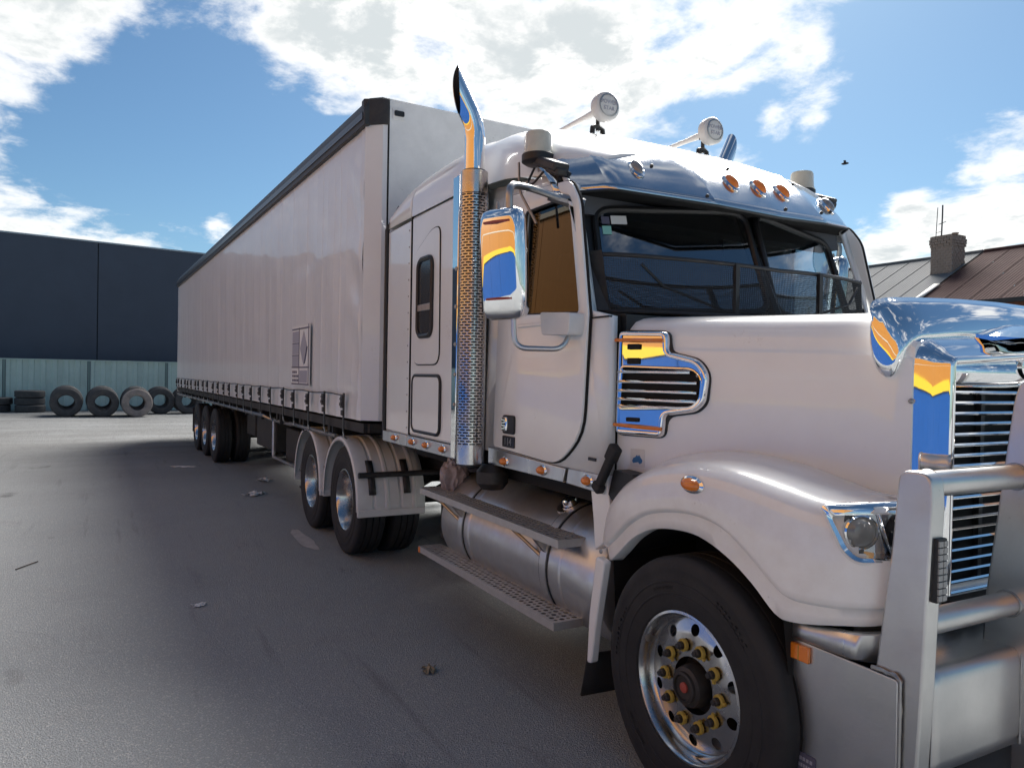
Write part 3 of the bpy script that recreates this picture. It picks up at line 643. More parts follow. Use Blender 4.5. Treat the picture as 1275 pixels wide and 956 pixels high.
# --- headlight in the fender corner
T = catm([(r[0], r[1]) for r in FT], 8)
def fpath(s):   # point and outward normal on the fender plan, s by arc length from (.6,-1.19)
    acc = 0; st = False
    for a, b in zip(T, T[1:]):
        if b[0] < .60: continue
        l = math.hypot(b[0]-a[0], b[1]-a[1])
        if acc+l >= s or b is T[-1]:
            t = (s-acc)/l; tx, ty = (b[0]-a[0])/l, (b[1]-a[1])/l; return a[0]+(b[0]-a[0])*t, a[1]+(b[1]-a[1])*t, ty, -tx
        acc += l
def hl(s, z, o):
    x, y, nx, ny = fpath(s)
    if nx < 0: nx, ny = -nx, -ny
    return V(x+nx*o, y+ny*o, z)
outer = roundpoly([(.05, 1.345), (.115, 1.20), (.155, 1.165), (.46, 1.165), (.46, 1.375)], [.025, .05, .04, .02, .02], 5)
inner = roundpoly([(.085, 1.315), (.135, 1.215), (.165, 1.188), (.44, 1.188), (.44, 1.335)], [.02, .04, .03, .02, .02], 5)
rows = [[hl(p[0], p[1], o) for p in q] for q, o in ((outer, -.03), (outer, .010), ([(a[0]*.5+b[0]*.5, a[1]*.5+b[1]*.5) for a, b in zip(outer, inner)], .022), (inner, .014), (inner, -.045))]
bm = B(); sheet(bm, rows, closev=True); HL = obj('headlight', bm, 'chrome', TR, smooth=50)
bm = B(); mid = [inner[0]]
us = [i/14 for i in range(15)]
def inr(u, v):   # bowl surface
    z = 1.188+(.147)*v; s0 = interp([(1.188, .15), (1.215, .13), (1.335, .078)], z); return hl(s0+(.44-s0)*u, z, -.045)
sheet(bm, [[inr(u, v/4) for v in range(5)] for u in us]); obj('reflector', bm, 'smoked_chrome', HL)
bm = B(); sheet(bm, [[inr(u, v/4)+(hl(.2, 1.2, 1)-hl(.2, 1.2, 0))*.05 for v in range(5)] for u in us]); obj('headlight_cover', bm, 'lamp_glass', HL)
for s, r, m in ((.165, .050, 'clear_lens'), (.335, .056, 'headlight_glass_dark')):
    c0 = hl(s, 1.265, -.04); nn_ = hl(s, 1.265, 1)-hl(s, 1.265, 0); fw = (nn_+V(.9, 0, 0)).normalized()
    bm = B(); lathe(bm, [(r*1.12, -.02), (r*1.12, .028), (r*1.02, .032), (r, .02)], c0, fw, 28); lp = obj('lamp_ring', bm, 'black_trim' if s > .2 else 'chrome', HL)
    bm = B(); lathe(bm, [(r, .018), (r*.8, .027), (r*.4, .033), (0, .035)], c0, fw, 28); obj('lamp_lens', bm, m, HL)
bm = B(); a_ = hl(.23, 1.325, -.042); b_ = hl(.275, 1.19, -.042); nv = (hl(.25, 1.2, 1)-hl(.25, 1.2, 0)); sheet(bm, [[a_, a_+nv*.025], [b_, b_+nv*.045]]); obj('lamp_divider', bm, 'chrome', HL, solid=.004)
mirrored(HL)

# --- grille surround, grille, emblem
def sur_path():
    pts = smoothpath([(0, -.555, .98), (0, -.555, 1.842), (0, 0, 1.875), (0, .555, 1.842), (0, .555, .98)], .035, 5)
    return [(p.y, p.z) for p in pts]
def sur_rows(prof):
    P = sur_path(); rows = []
    for i, (y, z) in enumerate(P):
        a = P[max(i-1, 0)]; b = P[min(i+1, len(P)-1)]; ty, tz = b[0]-a[0], b[1]-a[1]; l = math.hypot(ty, tz); ny, nz = -tz/l, ty/l
        rows.append([(x, y+ny*o, z+nz*o) for x, o in prof])
    return rows
bm = B(); sheet(bm, sur_rows([(.50, .080), (.575, .078), (.615, .066), (.650, .036), (.674, .012), (.690, .004), (.700, -.006), (.702, -.018), (.692, -.028), (.665, -.036), (.64, -.038), (.60, -.038)]))
sur = obj('grille_surround', bm, 'chrome', TR, smooth=60)
bm = B(); sheet(bm, [[(.675, y, z) for z in (1.735, 1.79, 1.85)] for y in (-.52, .52)]); hd_ = obj('grille_header', bm, 'chrome', sur, solid=.01)
bm = B(); box(bm, .60, .62, -.52, .52, .95, 1.76); rad = obj('radiator_core', bm, 'gap_black', TR)
for y in (-.26, 0, .26):
    bm = B(); box(bm, .625, .645, y-.012, y+.012, .95, 1.75); obj('grille_rib', bm, 'black_metal', TR)
proto = None
for i in range(20):
    z = 1.715-i*.0385
    if proto is None:
        bm = B(); rowsx = []
        for y in (-.522, .522): rowsx.append([(.690, y, .006), (.694, y, -.001), (.690, y, -.006), (.655, y, -.012), (.655, y, -.008)])
        loft(bm, rowsx); proto = obj('grille_slat', bm, 'chrome', TR, smooth=40, loc=(0, 0, z)); 
    else:
        c = proto.copy(); col.objects.link(c); c.location = (0, 0, z)
bm = B(); box(bm, .64, .70, -.515, .515, .885, .955); obj('grille_base', bm, 'black_metal', TR)
for y in (-.46, -.35, -.24, -.13):
    bm = B(); lathe(bm, [(0, .01), (.02, .01), (.018, .013), (0, .014)], (.69, y, .925), (1, 0, 0), 14); obj('grille_disc', bm, 'pale_disc', TR)
# emblem: chrome oval with dark field and red-bordered letter
bm = B(); E_ = lambda ry, rz, x: [(x, ry*math.cos(a*math.pi/16), 1.815+rz*math.sin(a*math.pi/16)) for a in range(32)]
g = sheet(bm, [E_(.092, .052, .664), E_(.088, .048, .692), E_(.074, .036, .694), E_(.072, .034, .686)], closev=True); em = obj('emblem', bm, 'chrome', TR)
bm = B(); face(bm, [bm.verts.new(V(*p)) for p in E_(.074, .036, .688)]); obj('emblem_field', bm, 'emblem_red', em)
text('emblem_lettering', 'F', .04, 'paper_white', basis((.6895, -.05, 1.815), (0, 1, 0), (0, 0, 1)), em)
# horn grille catch and side rivets of the surround
for z, r in ((1.68, .010),):
    bm = B(); n_ = V(.45, -.89, 0).normalized(); lathe(bm, [(r, -.01), (r*.95, .006), (r*.5, .012), (0, .014)] if r < .02 else [(r, -.01), (r, .004), (r*.9, .006), (r*.3, .02), (0, .02)], (.60 if r < .02 else .59, -.638 if r < .02 else -.642, z), n_, 20); obj('surround_stud', bm, 'steel_dull' if r < .02 else 'black_trim', sur)
# hood ornament: chrome catch with a swept wing
bm = B(); rows = []
for y, hgt, xx in ((-.24, .004, .64), (-.16, .022, .65), (-.06, .042, .66), (0, .048, .665), (.06, .042, .66), (.16, .022, .65), (.24, .004, .64)):
    rows.append([(xx+.10, y*.75, 1.925), (xx+.075, y*.85, 1.925+hgt*.55), (xx+.02, y, 1.93+hgt), (xx-.05, y*1.05, 1.94+hgt*1.05), (xx-.05, y*1.05, 1.93+hgt*.7), (xx+.02, y, 1.915)])
loft(bm, rows); obj('hood_ornament', bm, 'chrome', TR, smooth=60)
# --- bug deflector
rows = []
for (bx, by, bz), (tx, ty, tz) in zip(
        catm([(.470, -.700, 1.97), (.472, -.702, 1.90), (.488, -.698, 1.82), (.515, -.690, 1.777), (.545, -.680, 1.768), (.565, -.668, 1.80), (.580, -.645, 1.855), (.592, -.59, 1.90), (.600, -.5, 1.912), (.605, -.3, 1.928), (.605, 0, 1.942)], 3),
        catm([(.468, -.702, 2.02), (.469, -.700, 2.035), (.471, -.697, 2.045), (.474, -.692, 2.052), (.478, -.684, 2.058), (.484, -.673, 2.062), (.498, -.64, 2.068), (.515, -.57, 2.072), (.53, -.48, 2.075), (.545, -.28, 2.082), (.55, 0, 2.086)], 3)):
    r = []
    for j in range(7):
        t = j/6; r.append((bx+(tx-bx)*t+.012*math.sin(math.pi*t), by+(ty-by)*t-.006*math.sin(math.pi*t), bz+(tz-bz)*t))
    rows.append(r)
rows += [[(x, -y, z) for x, y, z in r] for r in rows[::-1][1:]]
bm = B(); sheet(bm, rows); obj('bug_deflector', bm, 'chrome', TR, smooth=60, solid=.002)

# --- bull bar and bumper
def post(name, poly, y0, y1):
    bm = B(); prism(bm, poly, XZ, y0, y1); return obj(name, bm, 'bar_aluminium', TR, bevel=.008, segs=3)
p1 = roundpoly([(.845, 1.20), (.862, 1.40), (.868, 1.482), (.968, 1.482), (.976, 1.40), (.958, .85), (.935, .32), (.74, .32)], [.02, .04, .05, .05, .03, .05, .02, .02], 6)
PA = post('bull_bar_post', p1, -1.100, -1.035)
p2 = roundpoly([(.928, 1.60), (.940, 1.70), (.96, 1.765), (1.05, 1.765), (1.07, 1.68), (1.05, .30), (.84, .30), (.86, 1.0)], [.03, .04, .06, .06, .04, .02, .02, .05], 6)
PB = post('bull_bar_post', [(x-.03, z) for x, z in p2], -.56, -.50)
mirrored(PA); mirrored(PB)
for z, x in ((1.440, .92), (1.012, .905)):
    for y0, y1 in ((-1.04, -.555), (-.505, .505), (.555, 1.04)):
        bm = B(); tube(bm, [(x, y0, z), (x, y1, z)], .040, 20); tb_ = obj('bull_bar_tube', bm, 'bar_aluminium', TR)
        for yy in (y0+.004, y1-.004):
            bm = B(); lathe(bm, [(.041+.006*math.cos(a*math.pi/3), .006*math.sin(a*math.pi/3)) for a in range(6)], (x, yy, z), (0, 1, 0), 24, closed=True); obj('weld_bead', bm, 'steel_dull', tb_)
bm = B(); sheet(bm, [[(.655, y, .865), (.655, y, 1.0)] for y in (-1, 1)]); obj('stone_guard', bm, 'bar_aluminium', TR, solid=.004)
# bumper: side plates, front plate with rolled edge, top
for s in (-1, 1):
    bm = B(); prism(bm, roundpoly([(.47, .852), (.89, .845), (.895, .30), (.55, .30), (.515, .43), (.50, .60)], [.004, .012, .02, .02, .05, .05], 4), XZ, s*1.115, s*1.105); sp_ = obj('bumper_side', bm, 'bar_aluminium', TR, bevel=.003)
    bm = B(); rnd = random.Random(3); pts = [(.80+.09*i/9, s*1.110, .8565+rnd.uniform(-.002, .002)) for i in range(9)]+[(.896, s*1.110, .845-i*.03+rnd.uniform(-.003, .003)) for i in range(19)]
    tube(bm, pts, [.006+rnd.uniform(-.0015, .002) for _ in pts], 7); obj('weld_bead', bm, 'pale_disc' if 0 else 'steel_dull', sp_)
    if s == -1: BS = sp_
bm = B(); prof = [(.50, .85), (.80, .868), (.905, .874), (.935, .868), (.948, .850), (.952, .82), (.952, .60), (.945, .56), (.90, .52)]
sheet(bm, [[(x, y, z) for x, z in prof] for y in (-1.037, -.99, -.6, 0, .6, .99, 1.037)]); bf = obj('bumper', bm, 'bar_aluminium', TR, smooth=50, solid=.006)
bm = B(); rnd = random.Random(5); pts = [(.953, -.556, .86-i*.02+rnd.uniform(-.002, .002)) for i in range(16)]+[]; tube(bm, pts, [.005+rnd.uniform(0, .002) for _ in pts], 6); obj('weld_bead', bm, 'steel_dull', bf)
bm = B(); sheet(bm, [[(x, y, .30), (x, y, .56)] for x, y in ((.93, -1.1), (.93, 1.1))]); obj('bumper_valance', bm, 'chassis_black', TR, solid=.01)
# stainless band under the fender
rows = []
for (x, y, zs, zi, zb, zl) in catm(FT, 4):
    if x < .475: continue
    y2 = max(y, -1.118)+.0
    rows.append([(x-.012, y2+.005, .852), (x-.002, y2, .862), (x-.002, y2, zl-.018+.0), (x-.012, y2+.012, zl-.010)])
bm = B(); sheet(bm, rows); bd = obj('fender_band', bm, 'aluminium', TR, smooth=60, solid=.003); mirrored(bd)
bm = B(); box(bm, .492, .575, -1.128, -1.114, .785, .84); rf = obj('side_reflector', bm, 'amber_lens', TR, bevel=.004)
bm = B(); box(bm, .532, .535, -1.1295, -1.114, .787, .838); obj('reflector_divider', bm, 'marker_yellow', rf)
# maker's plate with raised lettering rows
bm = B(); prism(bm, rrect(.518, .605, .405, .475, .006, 2), XZ, -1.1195, -1.114); pp = obj('maker_plate', bm, 'print_dark', TR)
for z, n in ((.455, 5), (.432, 7)):
    bm = B()
    for i in range(n): box(bm, .526+i*.072/n, .526+i*.072/n+.05/n, -1.1205, -1.119, z-.006, z+.006)
    obj('plate_lettering', bm, 'print_grey', pp)
# light bar on the first post
bm = B(); box(bm, .955, .985, -1.083, -1.037, 1.10, 1.29); lb = obj('light_bar', bm, 'black_trim', TR, bevel=.003)
for j in range(2):
    for i in range(9):
        bm = B(); y0 = -1.081+j*.022; box(bm, .984, .989, y0, y0+.019, 1.106+i*.02, 1.106+i*.02+.0165); obj('led_cell', bm, 'clear_lens', lb)
# --- lower side: skirts with marker lamps
def skirt(x0, x1, y, zs0, cut=None):
    poly = [(x0, 1.185), (x1, 1.185), (x1, 1.272), (x0, 1.272)] if cut is None else cut
    bm = B(); prism(bm, poly, XZ, -y-.012, -y+.02); q = obj('side_skirt', bm, 'aluminium', TR, bevel=.004); return q
s1 = skirt(-3.73, -3.17, SY, 0); s2 = skirt(-3.16, -2.26, SY, 0)
s3 = skirt(0, 0, CY, 0, [(-1.86, 1.195), (-.985, 1.195), (-.965, 1.27), (-1.86, 1.30)]); s4 = skirt(0, 0, CY, 0, [(-.955, 1.195), (-.62, 1.185), (-.62, 1.275), (-.935, 1.275)])
for q, xs, y in ((s1, (-3.42,), SY), (s2, (-3.02, -2.74, -2.43), SY), (s3, (-1.63, -1.19), CY), (s4, (-.75,), CY)):
    for x in xs: marker('marker_lamp', (x, -y-.012, 1.235), (0, -1, 0), (1, 0, 0), .034, .023, q)
for q in (s1, s2, s3, s4): mirrored(q)
# --- exhaust stacks
SX, SYY = -1.84, -1.27
bm = B(); hl_ = V(-.10, -.995, 0).normalized(); pc_ = hl_.cross(V(0, 0, 1)).normalized(); n_ = 32
path_ = smoothpath([(SX, SYY, 2.9), (SX, SYY, 3.27), V(SX, SYY, 3.43)+hl_*.085], .14, 8); rows = []; inn_ = []
for i, p in enumerate(path_):
    t_ = (path_[min(i+1, len(path_)-1)]-path_[max(i-1, 0)]).normalized(); e1 = -(pc_.cross(t_).normalized())
    if e1.dot(hl_) < 0: e1 = -e1
    lastring = i == len(path_)-1
    r = []; q_ = []
    for j in range(n_):
        a = 2*math.pi*j/n_; off = (e1*math.cos(a)+pc_*math.sin(a))*.0625
        L_ = (.095-.135*math.cos(a)-.04*math.cos(a)**2) if lastring else 0
        r.append(p+off+t_*L_); q_.append(p+off*.93+t_*(L_-.004))
    rows.append(r); inn_.append(q_)
sheet(bm, rows, closev=True)
stack = obj('exhaust_pipe', bm, 'chrome', TR, smooth=60)
bm = B(); sheet(bm, inn_[-4:], closev=True); obj('pipe_lining', bm, 'gap_black', stack)  # black lining inside the pipe mouth
bm = B(); sheet(bm, [rows[-1], inn_[-1]], closev=True); obj('pipe_rim', bm, 'steel_dull', stack)
# perforated heat shield made of slotted bricks
bm = B(); RS = .083; na = 12; rowh = .0172; z0 = 1.32; nr = int((2.86-z0)/rowh)
def cylp(a, z, r=RS): return V(SX+r*math.cos(a), SYY+r*math.sin(a), z)
for k_ in range(nr):
    offa = .5*(k_ % 2)
    for j in range(na):
        a0 = (j+offa)*2*math.pi/na; a1 = (j+1+offa)*2*math.pi/na; am = (a0+a1)/2; zl = z0+k_*rowh; zh = zl+rowh
        b0 = a0+(a1-a0)*.11; b1 = a1-(a1-a0)*.11; c0 = zl+rowh*.24; c1 = zh-rowh*.24
        o_ = [bm.verts.new(cylp(*q)) for q in ((a0, zl), (am, zl), (a1, zl), (a1, zh), (am, zh), (a0, zh))]; i_ = [bm.verts.new(cylp(*q)) for q in ((b0, c0), (am, c0), (b1, c0), (b1, c1), (am, c1), (b0, c1))]
        for q in range(6): face(bm, (o_[q], o_[(q+1) % 6], i_[(q+1) % 6], i_[q]))
bmesh.ops.remove_doubles(bm, verts=bm.verts[:], dist=1e-4)
tag(obj('heat_shield', bm, 'wheel_alloy', stack, smooth=60, recalc=True), None)
for za, zb_ in ((1.205, 1.325), (2.855, 2.99)):
    bm = B(); lathe(bm, [(RS-.003, za), (RS+.001, za), (RS+.001, zb_), (RS-.003, zb_)], (SX, SYY, 0), (0, 0, 1), 32, closed=True); obj('shield_band', bm, 'wheel_alloy', stack)
bm = B(); lathe(bm, [(.070, 1.19), (.070, 3.0)], (SX, SYY, 0), (0, 0, 1), 24); obj('muffler', bm, 'black_metal', stack)
bm = B(); lathe(bm, [(.0, 1.03), (.07, 1.04), (.10, 1.08), (.10, 1.15), (.06, 1.2)], (SX, SYY+.16, 0), (0, 0, 1), 24); obj('muffler_elbow', bm, 'hub_metal', stack)
mirrored(stack).location = (-.55, 0, .21)
# polished plates behind the stack
for s in (-1, 1):
    bm = B(); prism(bm, [(-2.27, 1.19), (-2.20, 1.19), (-2.20, 3.07), (-2.30, 3.07)], XZ, s*(SY+.002), s*(SY+.03)); q = obj('stack_plate', bm, 'chrome', TR, bevel=.006)
    bm = B(); prism(bm, [(-1.93, 1.19), (-2.198, 1.19), (-2.198, 3.0), (-1.93, 2.97)], XZ, s*(CY+.002), s*(CY+.018)); obj('stack_plate', bm, 'aluminium', TR, bevel=.006)
    for z in (1.55, 1.75, 1.95, 2.2, 2.45):
        bm = B(); lathe(bm, [(.016, 0), (.016, .006), (.008, .012), (0, .012)], (-2.215, s*(SY+.03), z), (0, s, 0), 10); obj('plate_bolt', bm, 'steel_dull', q)
# --- mirror
bm = B(); mrows = []
MC = V(-1.70, -1.48, 0)
def mir_sec(z, w, dp):
    out = []
    for i in range(20):
        a = 2*math.pi*i/20; c, s_ = math.cos(a), math.sin(a)
        out.append((math.copysign(abs(c)**.45, c)*w*1.2, math.copysign(abs(s_)**.8, s_)*dp, z))
    return out
MM = Matrix.Translation((-1.025, -1.48, 2.33)) @ Matrix.Rotation(R(24), 4, 'Z') @ Matrix.Rotation(R(5), 4, 'X') @ Matrix.Translation((0, 0, -2.33))
for z, w, dp in ((2.03, .075, .02), (2.045, .098, .045), (2.08, .108, .062), (2.2, .110, .068), (2.35, .110, .07), (2.45, .110, .068), (2.535, .108, .06), (2.57, .098, .045), (2.585, .075, .02)):
    mrows.append([MM @ V(*p) for p in mir_sec(z, w, dp)])
loft(bm, mrows); mir = obj('wing_mirror', bm, 'chrome', TR, smooth=60)
for z in (2.515, 2.135):
    bm = B(); tube(bm, [MM @ V(-.075, -.060, z), MM @ V(0, -.073, z), MM @ V(.085, -.056, z)], .0065, 6); obj('mirror_marker', bm, 'red_cap', mir)
bm = B(); tube(bm, [MM @ V(-.117, -.035, 2.08), MM @ V(-.117, -.035, 2.54)], .011, 6); obj('mirror_gasket', bm, 'black_trim', mir)
bm = B(); tube(bm, smoothpath([MM @ V(.045, 0, 2.56), MM @ V(.045, 0, 2.70), (-1.10, -1.30, 2.735), (-.99, -1.075, 2.655)], .07, 5), .019, 10); ma = obj('mirror_arm', bm, 'steel_dull', mir)
bm = B(); tube(bm, [(-1.07, -1.20, 2.70), (-.97, -1.04, 2.65)], [.026, .036], 10); obj('arm_clamp', bm, 'steel_dull', mir)
bm = B(); tube(bm, smoothpath([MM @ V(.045, 0, 2.06), MM @ V(.045, 0, 1.885), (-.87, -1.22, 1.885), (-.875, -1.17, 1.98)], .07, 6), .014, 10); obj('mirror_arm', bm, 'aluminium', mir)
bm = B(); lathe(bm, [(.011, 0), (.008, .03), (.003, .045), (0, .05)], MM @ V(-.03, 0, 2.58), (0, 0, 1), 8); obj('mirror_stud', bm, 'steel_dull', mir)
bm = B(); prism(bm, roundpoly([(-1.06, 1.965), (-.80, 1.955), (-.79, 2.065), (-1.08, 2.085)], .02, 3), XZ, -1.235, -1.10); obj('mirror_bracket', bm, 'white_plastic', TR, bevel=.02)
mirrored(mir).location = (-.40, 0, .08)
# --- visor with lamps
def vis(t, v):      # t -1..1 across, v 0 bottom .. 1 top
    at = abs(t)
    bx = interp([(0, -.60), (.4, -.635), (.74, -.87), (1, -1.12)], at); by = interp([(0, 0), (.4, .42), (.74, .925), (1, 1.135)], at); bz = interp([(0, 2.645), (.4, 2.665), (.74, 2.733), (1, 2.735)], at)
    tx = interp([(0, -.97), (.4, -.985), (.74, -1.13), (1, -1.30)], at); ty = interp([(0, 0), (.4, .42), (.74, .90), (1, 1.14)], at); tz = interp([(0, 3.03), (.4, 3.02), (.74, 3.005), (1, 2.92)], at)
    bulge = .014*math.sin(math.pi*min(v, 1))
    return V(bx+(tx-bx)*v+bulge*.6, math.copysign(by+(ty-by)*v, t), bz+(tz-bz)*v+bulge)
ts = [-1+2*i/50 for i in range(51)]
bm = B(); sheet(bm, [[vis(t, j/8) for j in range(9)]+[V(vis(t, 1).x-.05, vis(t, 1).y*.97, vis(t, 1).z-.012)] for t in ts]); visor = obj('sun_visor', bm, 'visor_steel', TR, smooth=12, solid=.006)
bm = B(); tube(bm, [vis(t, 0)+V(-.004, 0, -.004) for t in ts], .007, 6); obj('visor_trim', bm, 'black_trim', visor)
bm = B(); sheet(bm, [[vis(t, .02)+V(-.02, 0, .005), V(-1.03, vis(t, 0).y*.97, 2.72)] for t in ts]); obj('visor_underside', bm, 'gap_black', visor)
for t, v, m in ((-.62, .50, 'clear_lens'), (-.19, .46, 'amber_lens'), (0.0, .46, 'amber_lens'), (.19, .46, 'amber_lens'), (.64, .45, 'clear_lens')):
    p = vis(t, v); nn_ = (vis(t+.02, v)-vis(t-.02, v)).cross(vis(t, v+.05)-vis(t, v-.05)).normalized()
    if nn_.x < 0: nn_ = -nn_
    marker('marker_lamp', p+nn_*.002, nn_, vis(t, v-.05)-vis(t, v+.05), .062, .027, visor, m)
for t, v in ((-.55, .62), (-.42, .12), (-.1, .8), (.1, .14), (.45, .2), (.42, .78), (.62, .3), (-.95, .12)):
    p = vis(t, v); nn_ = (vis(t+.02, v)-vis(t-.02, v)).cross(vis(t, v+.05)-vis(t, v-.05)).normalized(); nn_ = nn_ if nn_.x > 0 else -nn_
    bm = B(); lathe(bm, [(0, 0), (.011, 0), (.008, .010), (0, .012)], p, nn_, 10); obj('visor_bolt', bm, 'black_trim', visor)
bm = B(); p = vis(-.96, .25); tube(bm, [p+V(-.0, -.012, -.12), p+V(0, -.012, .06)], .003, 5); obj('visor_aerial', bm, 'black_trim', visor)
# beacons on their brackets
def beacon(p):
    p = V(*p); bm = B(); lathe(bm, [(0, -.005), (.088, -.005), (.088, .02), (.082, .024), (.080, .06), (.079, .062), (.077, .12), (.070, .135), (.045, .142), (0, .144)], p, (0, 0, 1), 28); b_ = obj('beacon', bm, 'beacon_dome', TR)
    bm = B(); lathe(bm, [(0, -.045), (.07, -.045), (.093, -.03), (.093, .008), (.089, .012), (0, .012)], p, (0, 0, 1), 28); obj('beacon_base', bm, 'black_trim', b_)
    bm = B(); s = -1 if p.y < 0 else 1; M = basis(p+V(.10, 0, -.055), (.86, 0, -.36), (0, 1, 0)); box(bm, -.15, .17, -.05, .05, -.025, .025, M); box(bm, .05, .19, -.035, .035, -.045, .0, M); obj('beacon_bracket', bm, 'black_metal', b_, bevel=.012)
    bm = B(); tube(bm, smoothpath([p+V(-.06, s*.09, -.03), p+V(-.03, s*.10, -.20), p+V(.10, s*.06, -.40)], .05, 4), .008, 6); obj('beacon_strut', bm, 'steel_dull', b_)
    bm = B(); tube(bm, smoothpath([p+V(.05, s*.05, -.08), p+V(.04, s*.09, -.17), p+V(.10, s*.09, -.19), p+V(.20, s*.08, -.14)], .03, 4), .007, 6); obj('beacon_cable', bm, 'black_trim', b_)
beacon((-1.36, -1.10, 2.99)); beacon((-1.38, 1.08, 3.09))
# air horns
def horn(p, ln):
    p = V(*p); bm = B(); lathe(bm, [(.012, -ln), (.014, -ln*.97), (.018, -.25), (.026, -.10), (.040, -.07), (.088, -.055), (.092, -.04), (.092, .005), (.084, .014), (.055, .022), (0, .026)], p, (1, 0, 0), 32); h = obj('air_horn', bm, 'pale_disc', TR, smooth=50)
    bm = B(); lathe(bm, [(.070, .017), (.073, .022), (.066, .024), (.064, .019)], p, (1, 0, 0), 32, closed=True); obj('horn_rim', bm, 'steel_dull', h)
    text('horn_lettering', 'POWER', .036, 'print_grey', basis(p+V(.0245, 0, .017), (0, 1, 0), (0, 0, 1)), h); text('horn_lettering', 'STAR', .036, 'print_grey', basis(p+V(.0245, 0, -.022), (0, 1, 0), (0, 0, 1)), h)
    bm = B(); zf = -.24; tube(bm, [p+V(-.10, 0, -.01), p+V(-.10, 0, -.13)], .013, 8); tube(bm, [p+V(-.10, 0, -.10), p+V(-.09, -.045, -.115), p+V(-.085, -.06, zf)], .017, 8); tube(bm, [p+V(-.10, 0, -.10), p+V(-.11, .045, -.115), p+V(-.115, .06, zf)], .017, 8); box(bm, p.x-.12, p.x-.08, p.y-.018, p.y+.018, p.z-.035, p.z+.03); obj('horn_bracket', bm, 'black_trim', h)
horn((-1.60, -.46, 3.475), .62); horn((-1.60, .44, 3.475), .62)
# windscreen stone guard
gp = catm([(-.93, -1.055), (-.84, -1.00), (-.76, -.86), (-.66, -.55), (-.60, -.25), (-.585, 0), (-.60, .25), (-.66, .55), (-.76, .86), (-.82, 1.0), (-.89, 1.055)], 6)
def gz(i, v):
    x, y = gp[i]; zt = 2.405-.02*abs(y)-.055*(1-abs(y)/1.055); return V(x-.10*v*.0+(v-.5)*-.03, y, 2.085+(zt-2.085)*v)
ng = len(gp)
bm = B(); tube(bm, [gz(i, 1) for i in range(ng)], .011, 8); tube(bm, [gz(i, 0) for i in range(ng)], .009, 8)
for i in (0, ng-1): tube(bm, [gz(i, 0), gz(i, 1)], .010, 8)
gd = obj('screen_guard', bm, 'black_metal', TR)
def at_y(y):
    for i in range(ng-1):
        if gp[i][1] <= y <= gp[i+1][1]: return i
for y in (-.30, .34):
    i = at_y(y); bm = B(); box(bm, gp[i][0]-.012, gp[i][0]+.012, y-.014, y+.014, 2.085, gz(i, 1).z); obj('guard_bar', bm, 'black_metal', gd)
for s in (-1, 1):
    bm = B(); q = [V(-.93, s*1.06, 2.405), V(-.84, s*1.015, 2.40), V(-.80, s*.985, 2.09), V(-.835, s*1.06, 2.09)]; face(bm, [bm.verts.new(p) for p in q]); obj('guard_end_plate', bm, 'black_metal', gd, smooth=None, solid=.012)
bm = B(); wr = .0014
def wire(a, b):
    x_, y_ = frame_of(b-a); vs = []
    for p in (a, b): vs.append([bm.verts.new(p+x_*wr*math.cos(q*2.0944)+y_*wr*math.sin(q*2.0944)) for q in range(3)])
    for q in range(3): face(bm, (vs[0][q], vs[0][(q+1) % 3], vs[1][(q+1) % 3], vs[1][q]))
acc = 0.0; stp_ = .0125
for i in range(ng-1):
    a0, b0, a1, b1 = gz(i, 0), gz(i+1, 0), gz(i, 1), gz(i+1, 1); l = (b0-a0).length; s_ = stp_-acc
    while s_ < l: wire(a0.lerp(b0, s_/l), a1.lerp(b1, s_/l)); s_ += stp_
    acc = l-(s_-stp_)
    for j in range(1, 25): wire(a0.lerp(a1, j/25), b0.lerp(b1, j/25))
tag(obj('guard_mesh', bm, 'black_metal', gd, smooth=None, recalc=False), kind='stuff')

# --- fuel tanks and steps
def tank(s):
    ty, tz, r = s*.78, .70, .345
    bm = B(); lathe(bm, [(0, -2.67), (.15, -2.67), (r-.05, -2.655), (r-.015, -2.635), (r, -2.60), (r, -2.165), (r-.009, -2.155), (r-.009, -2.135), (r, -2.125), (r, -1.03), (r-.009, -1.02), (r-.009, -1.0), (r, -.99), (r, -.71), (r-.015, -.675), (r-.05, -.655), (0, -.64)], (0, ty, tz), (1, 0, 0), 56); tk = obj('fuel_tank', bm, 'tank_alloy', TR, smooth=35)
    for x in (-2.27, -1.18):
        for m, r0, w in (('black_trim', r+.004, .045), ('tank_alloy', r+.009, .033)):
            bm = B(); lathe(bm, [(r0-.01, x-w), (r0, x-w), (r0, x+w), (r0-.01, x+w)], (0, ty, tz), (1, 0, 0), 56, closed=True); obj('tank_strap', bm, m, tk)
    bm = B(); lathe(bm, [(.052, .33), (.052, .352), (.044, .356), (.044, .385), (.036, .392), (0, .393)], (-1.24, ty, tz), (0, s*.38, .92), 16); obj('tank_cap', bm, 'chrome', tk)
    bm = B(); lathe(bm, [(.085, .335), (.085, .347), (.03, .348)], (-1.24, ty, tz), (0, s*.38, .92), 24); obj('cap_neck', bm, 'aluminium', tk)
    return tk
tank(-1); tank(1)
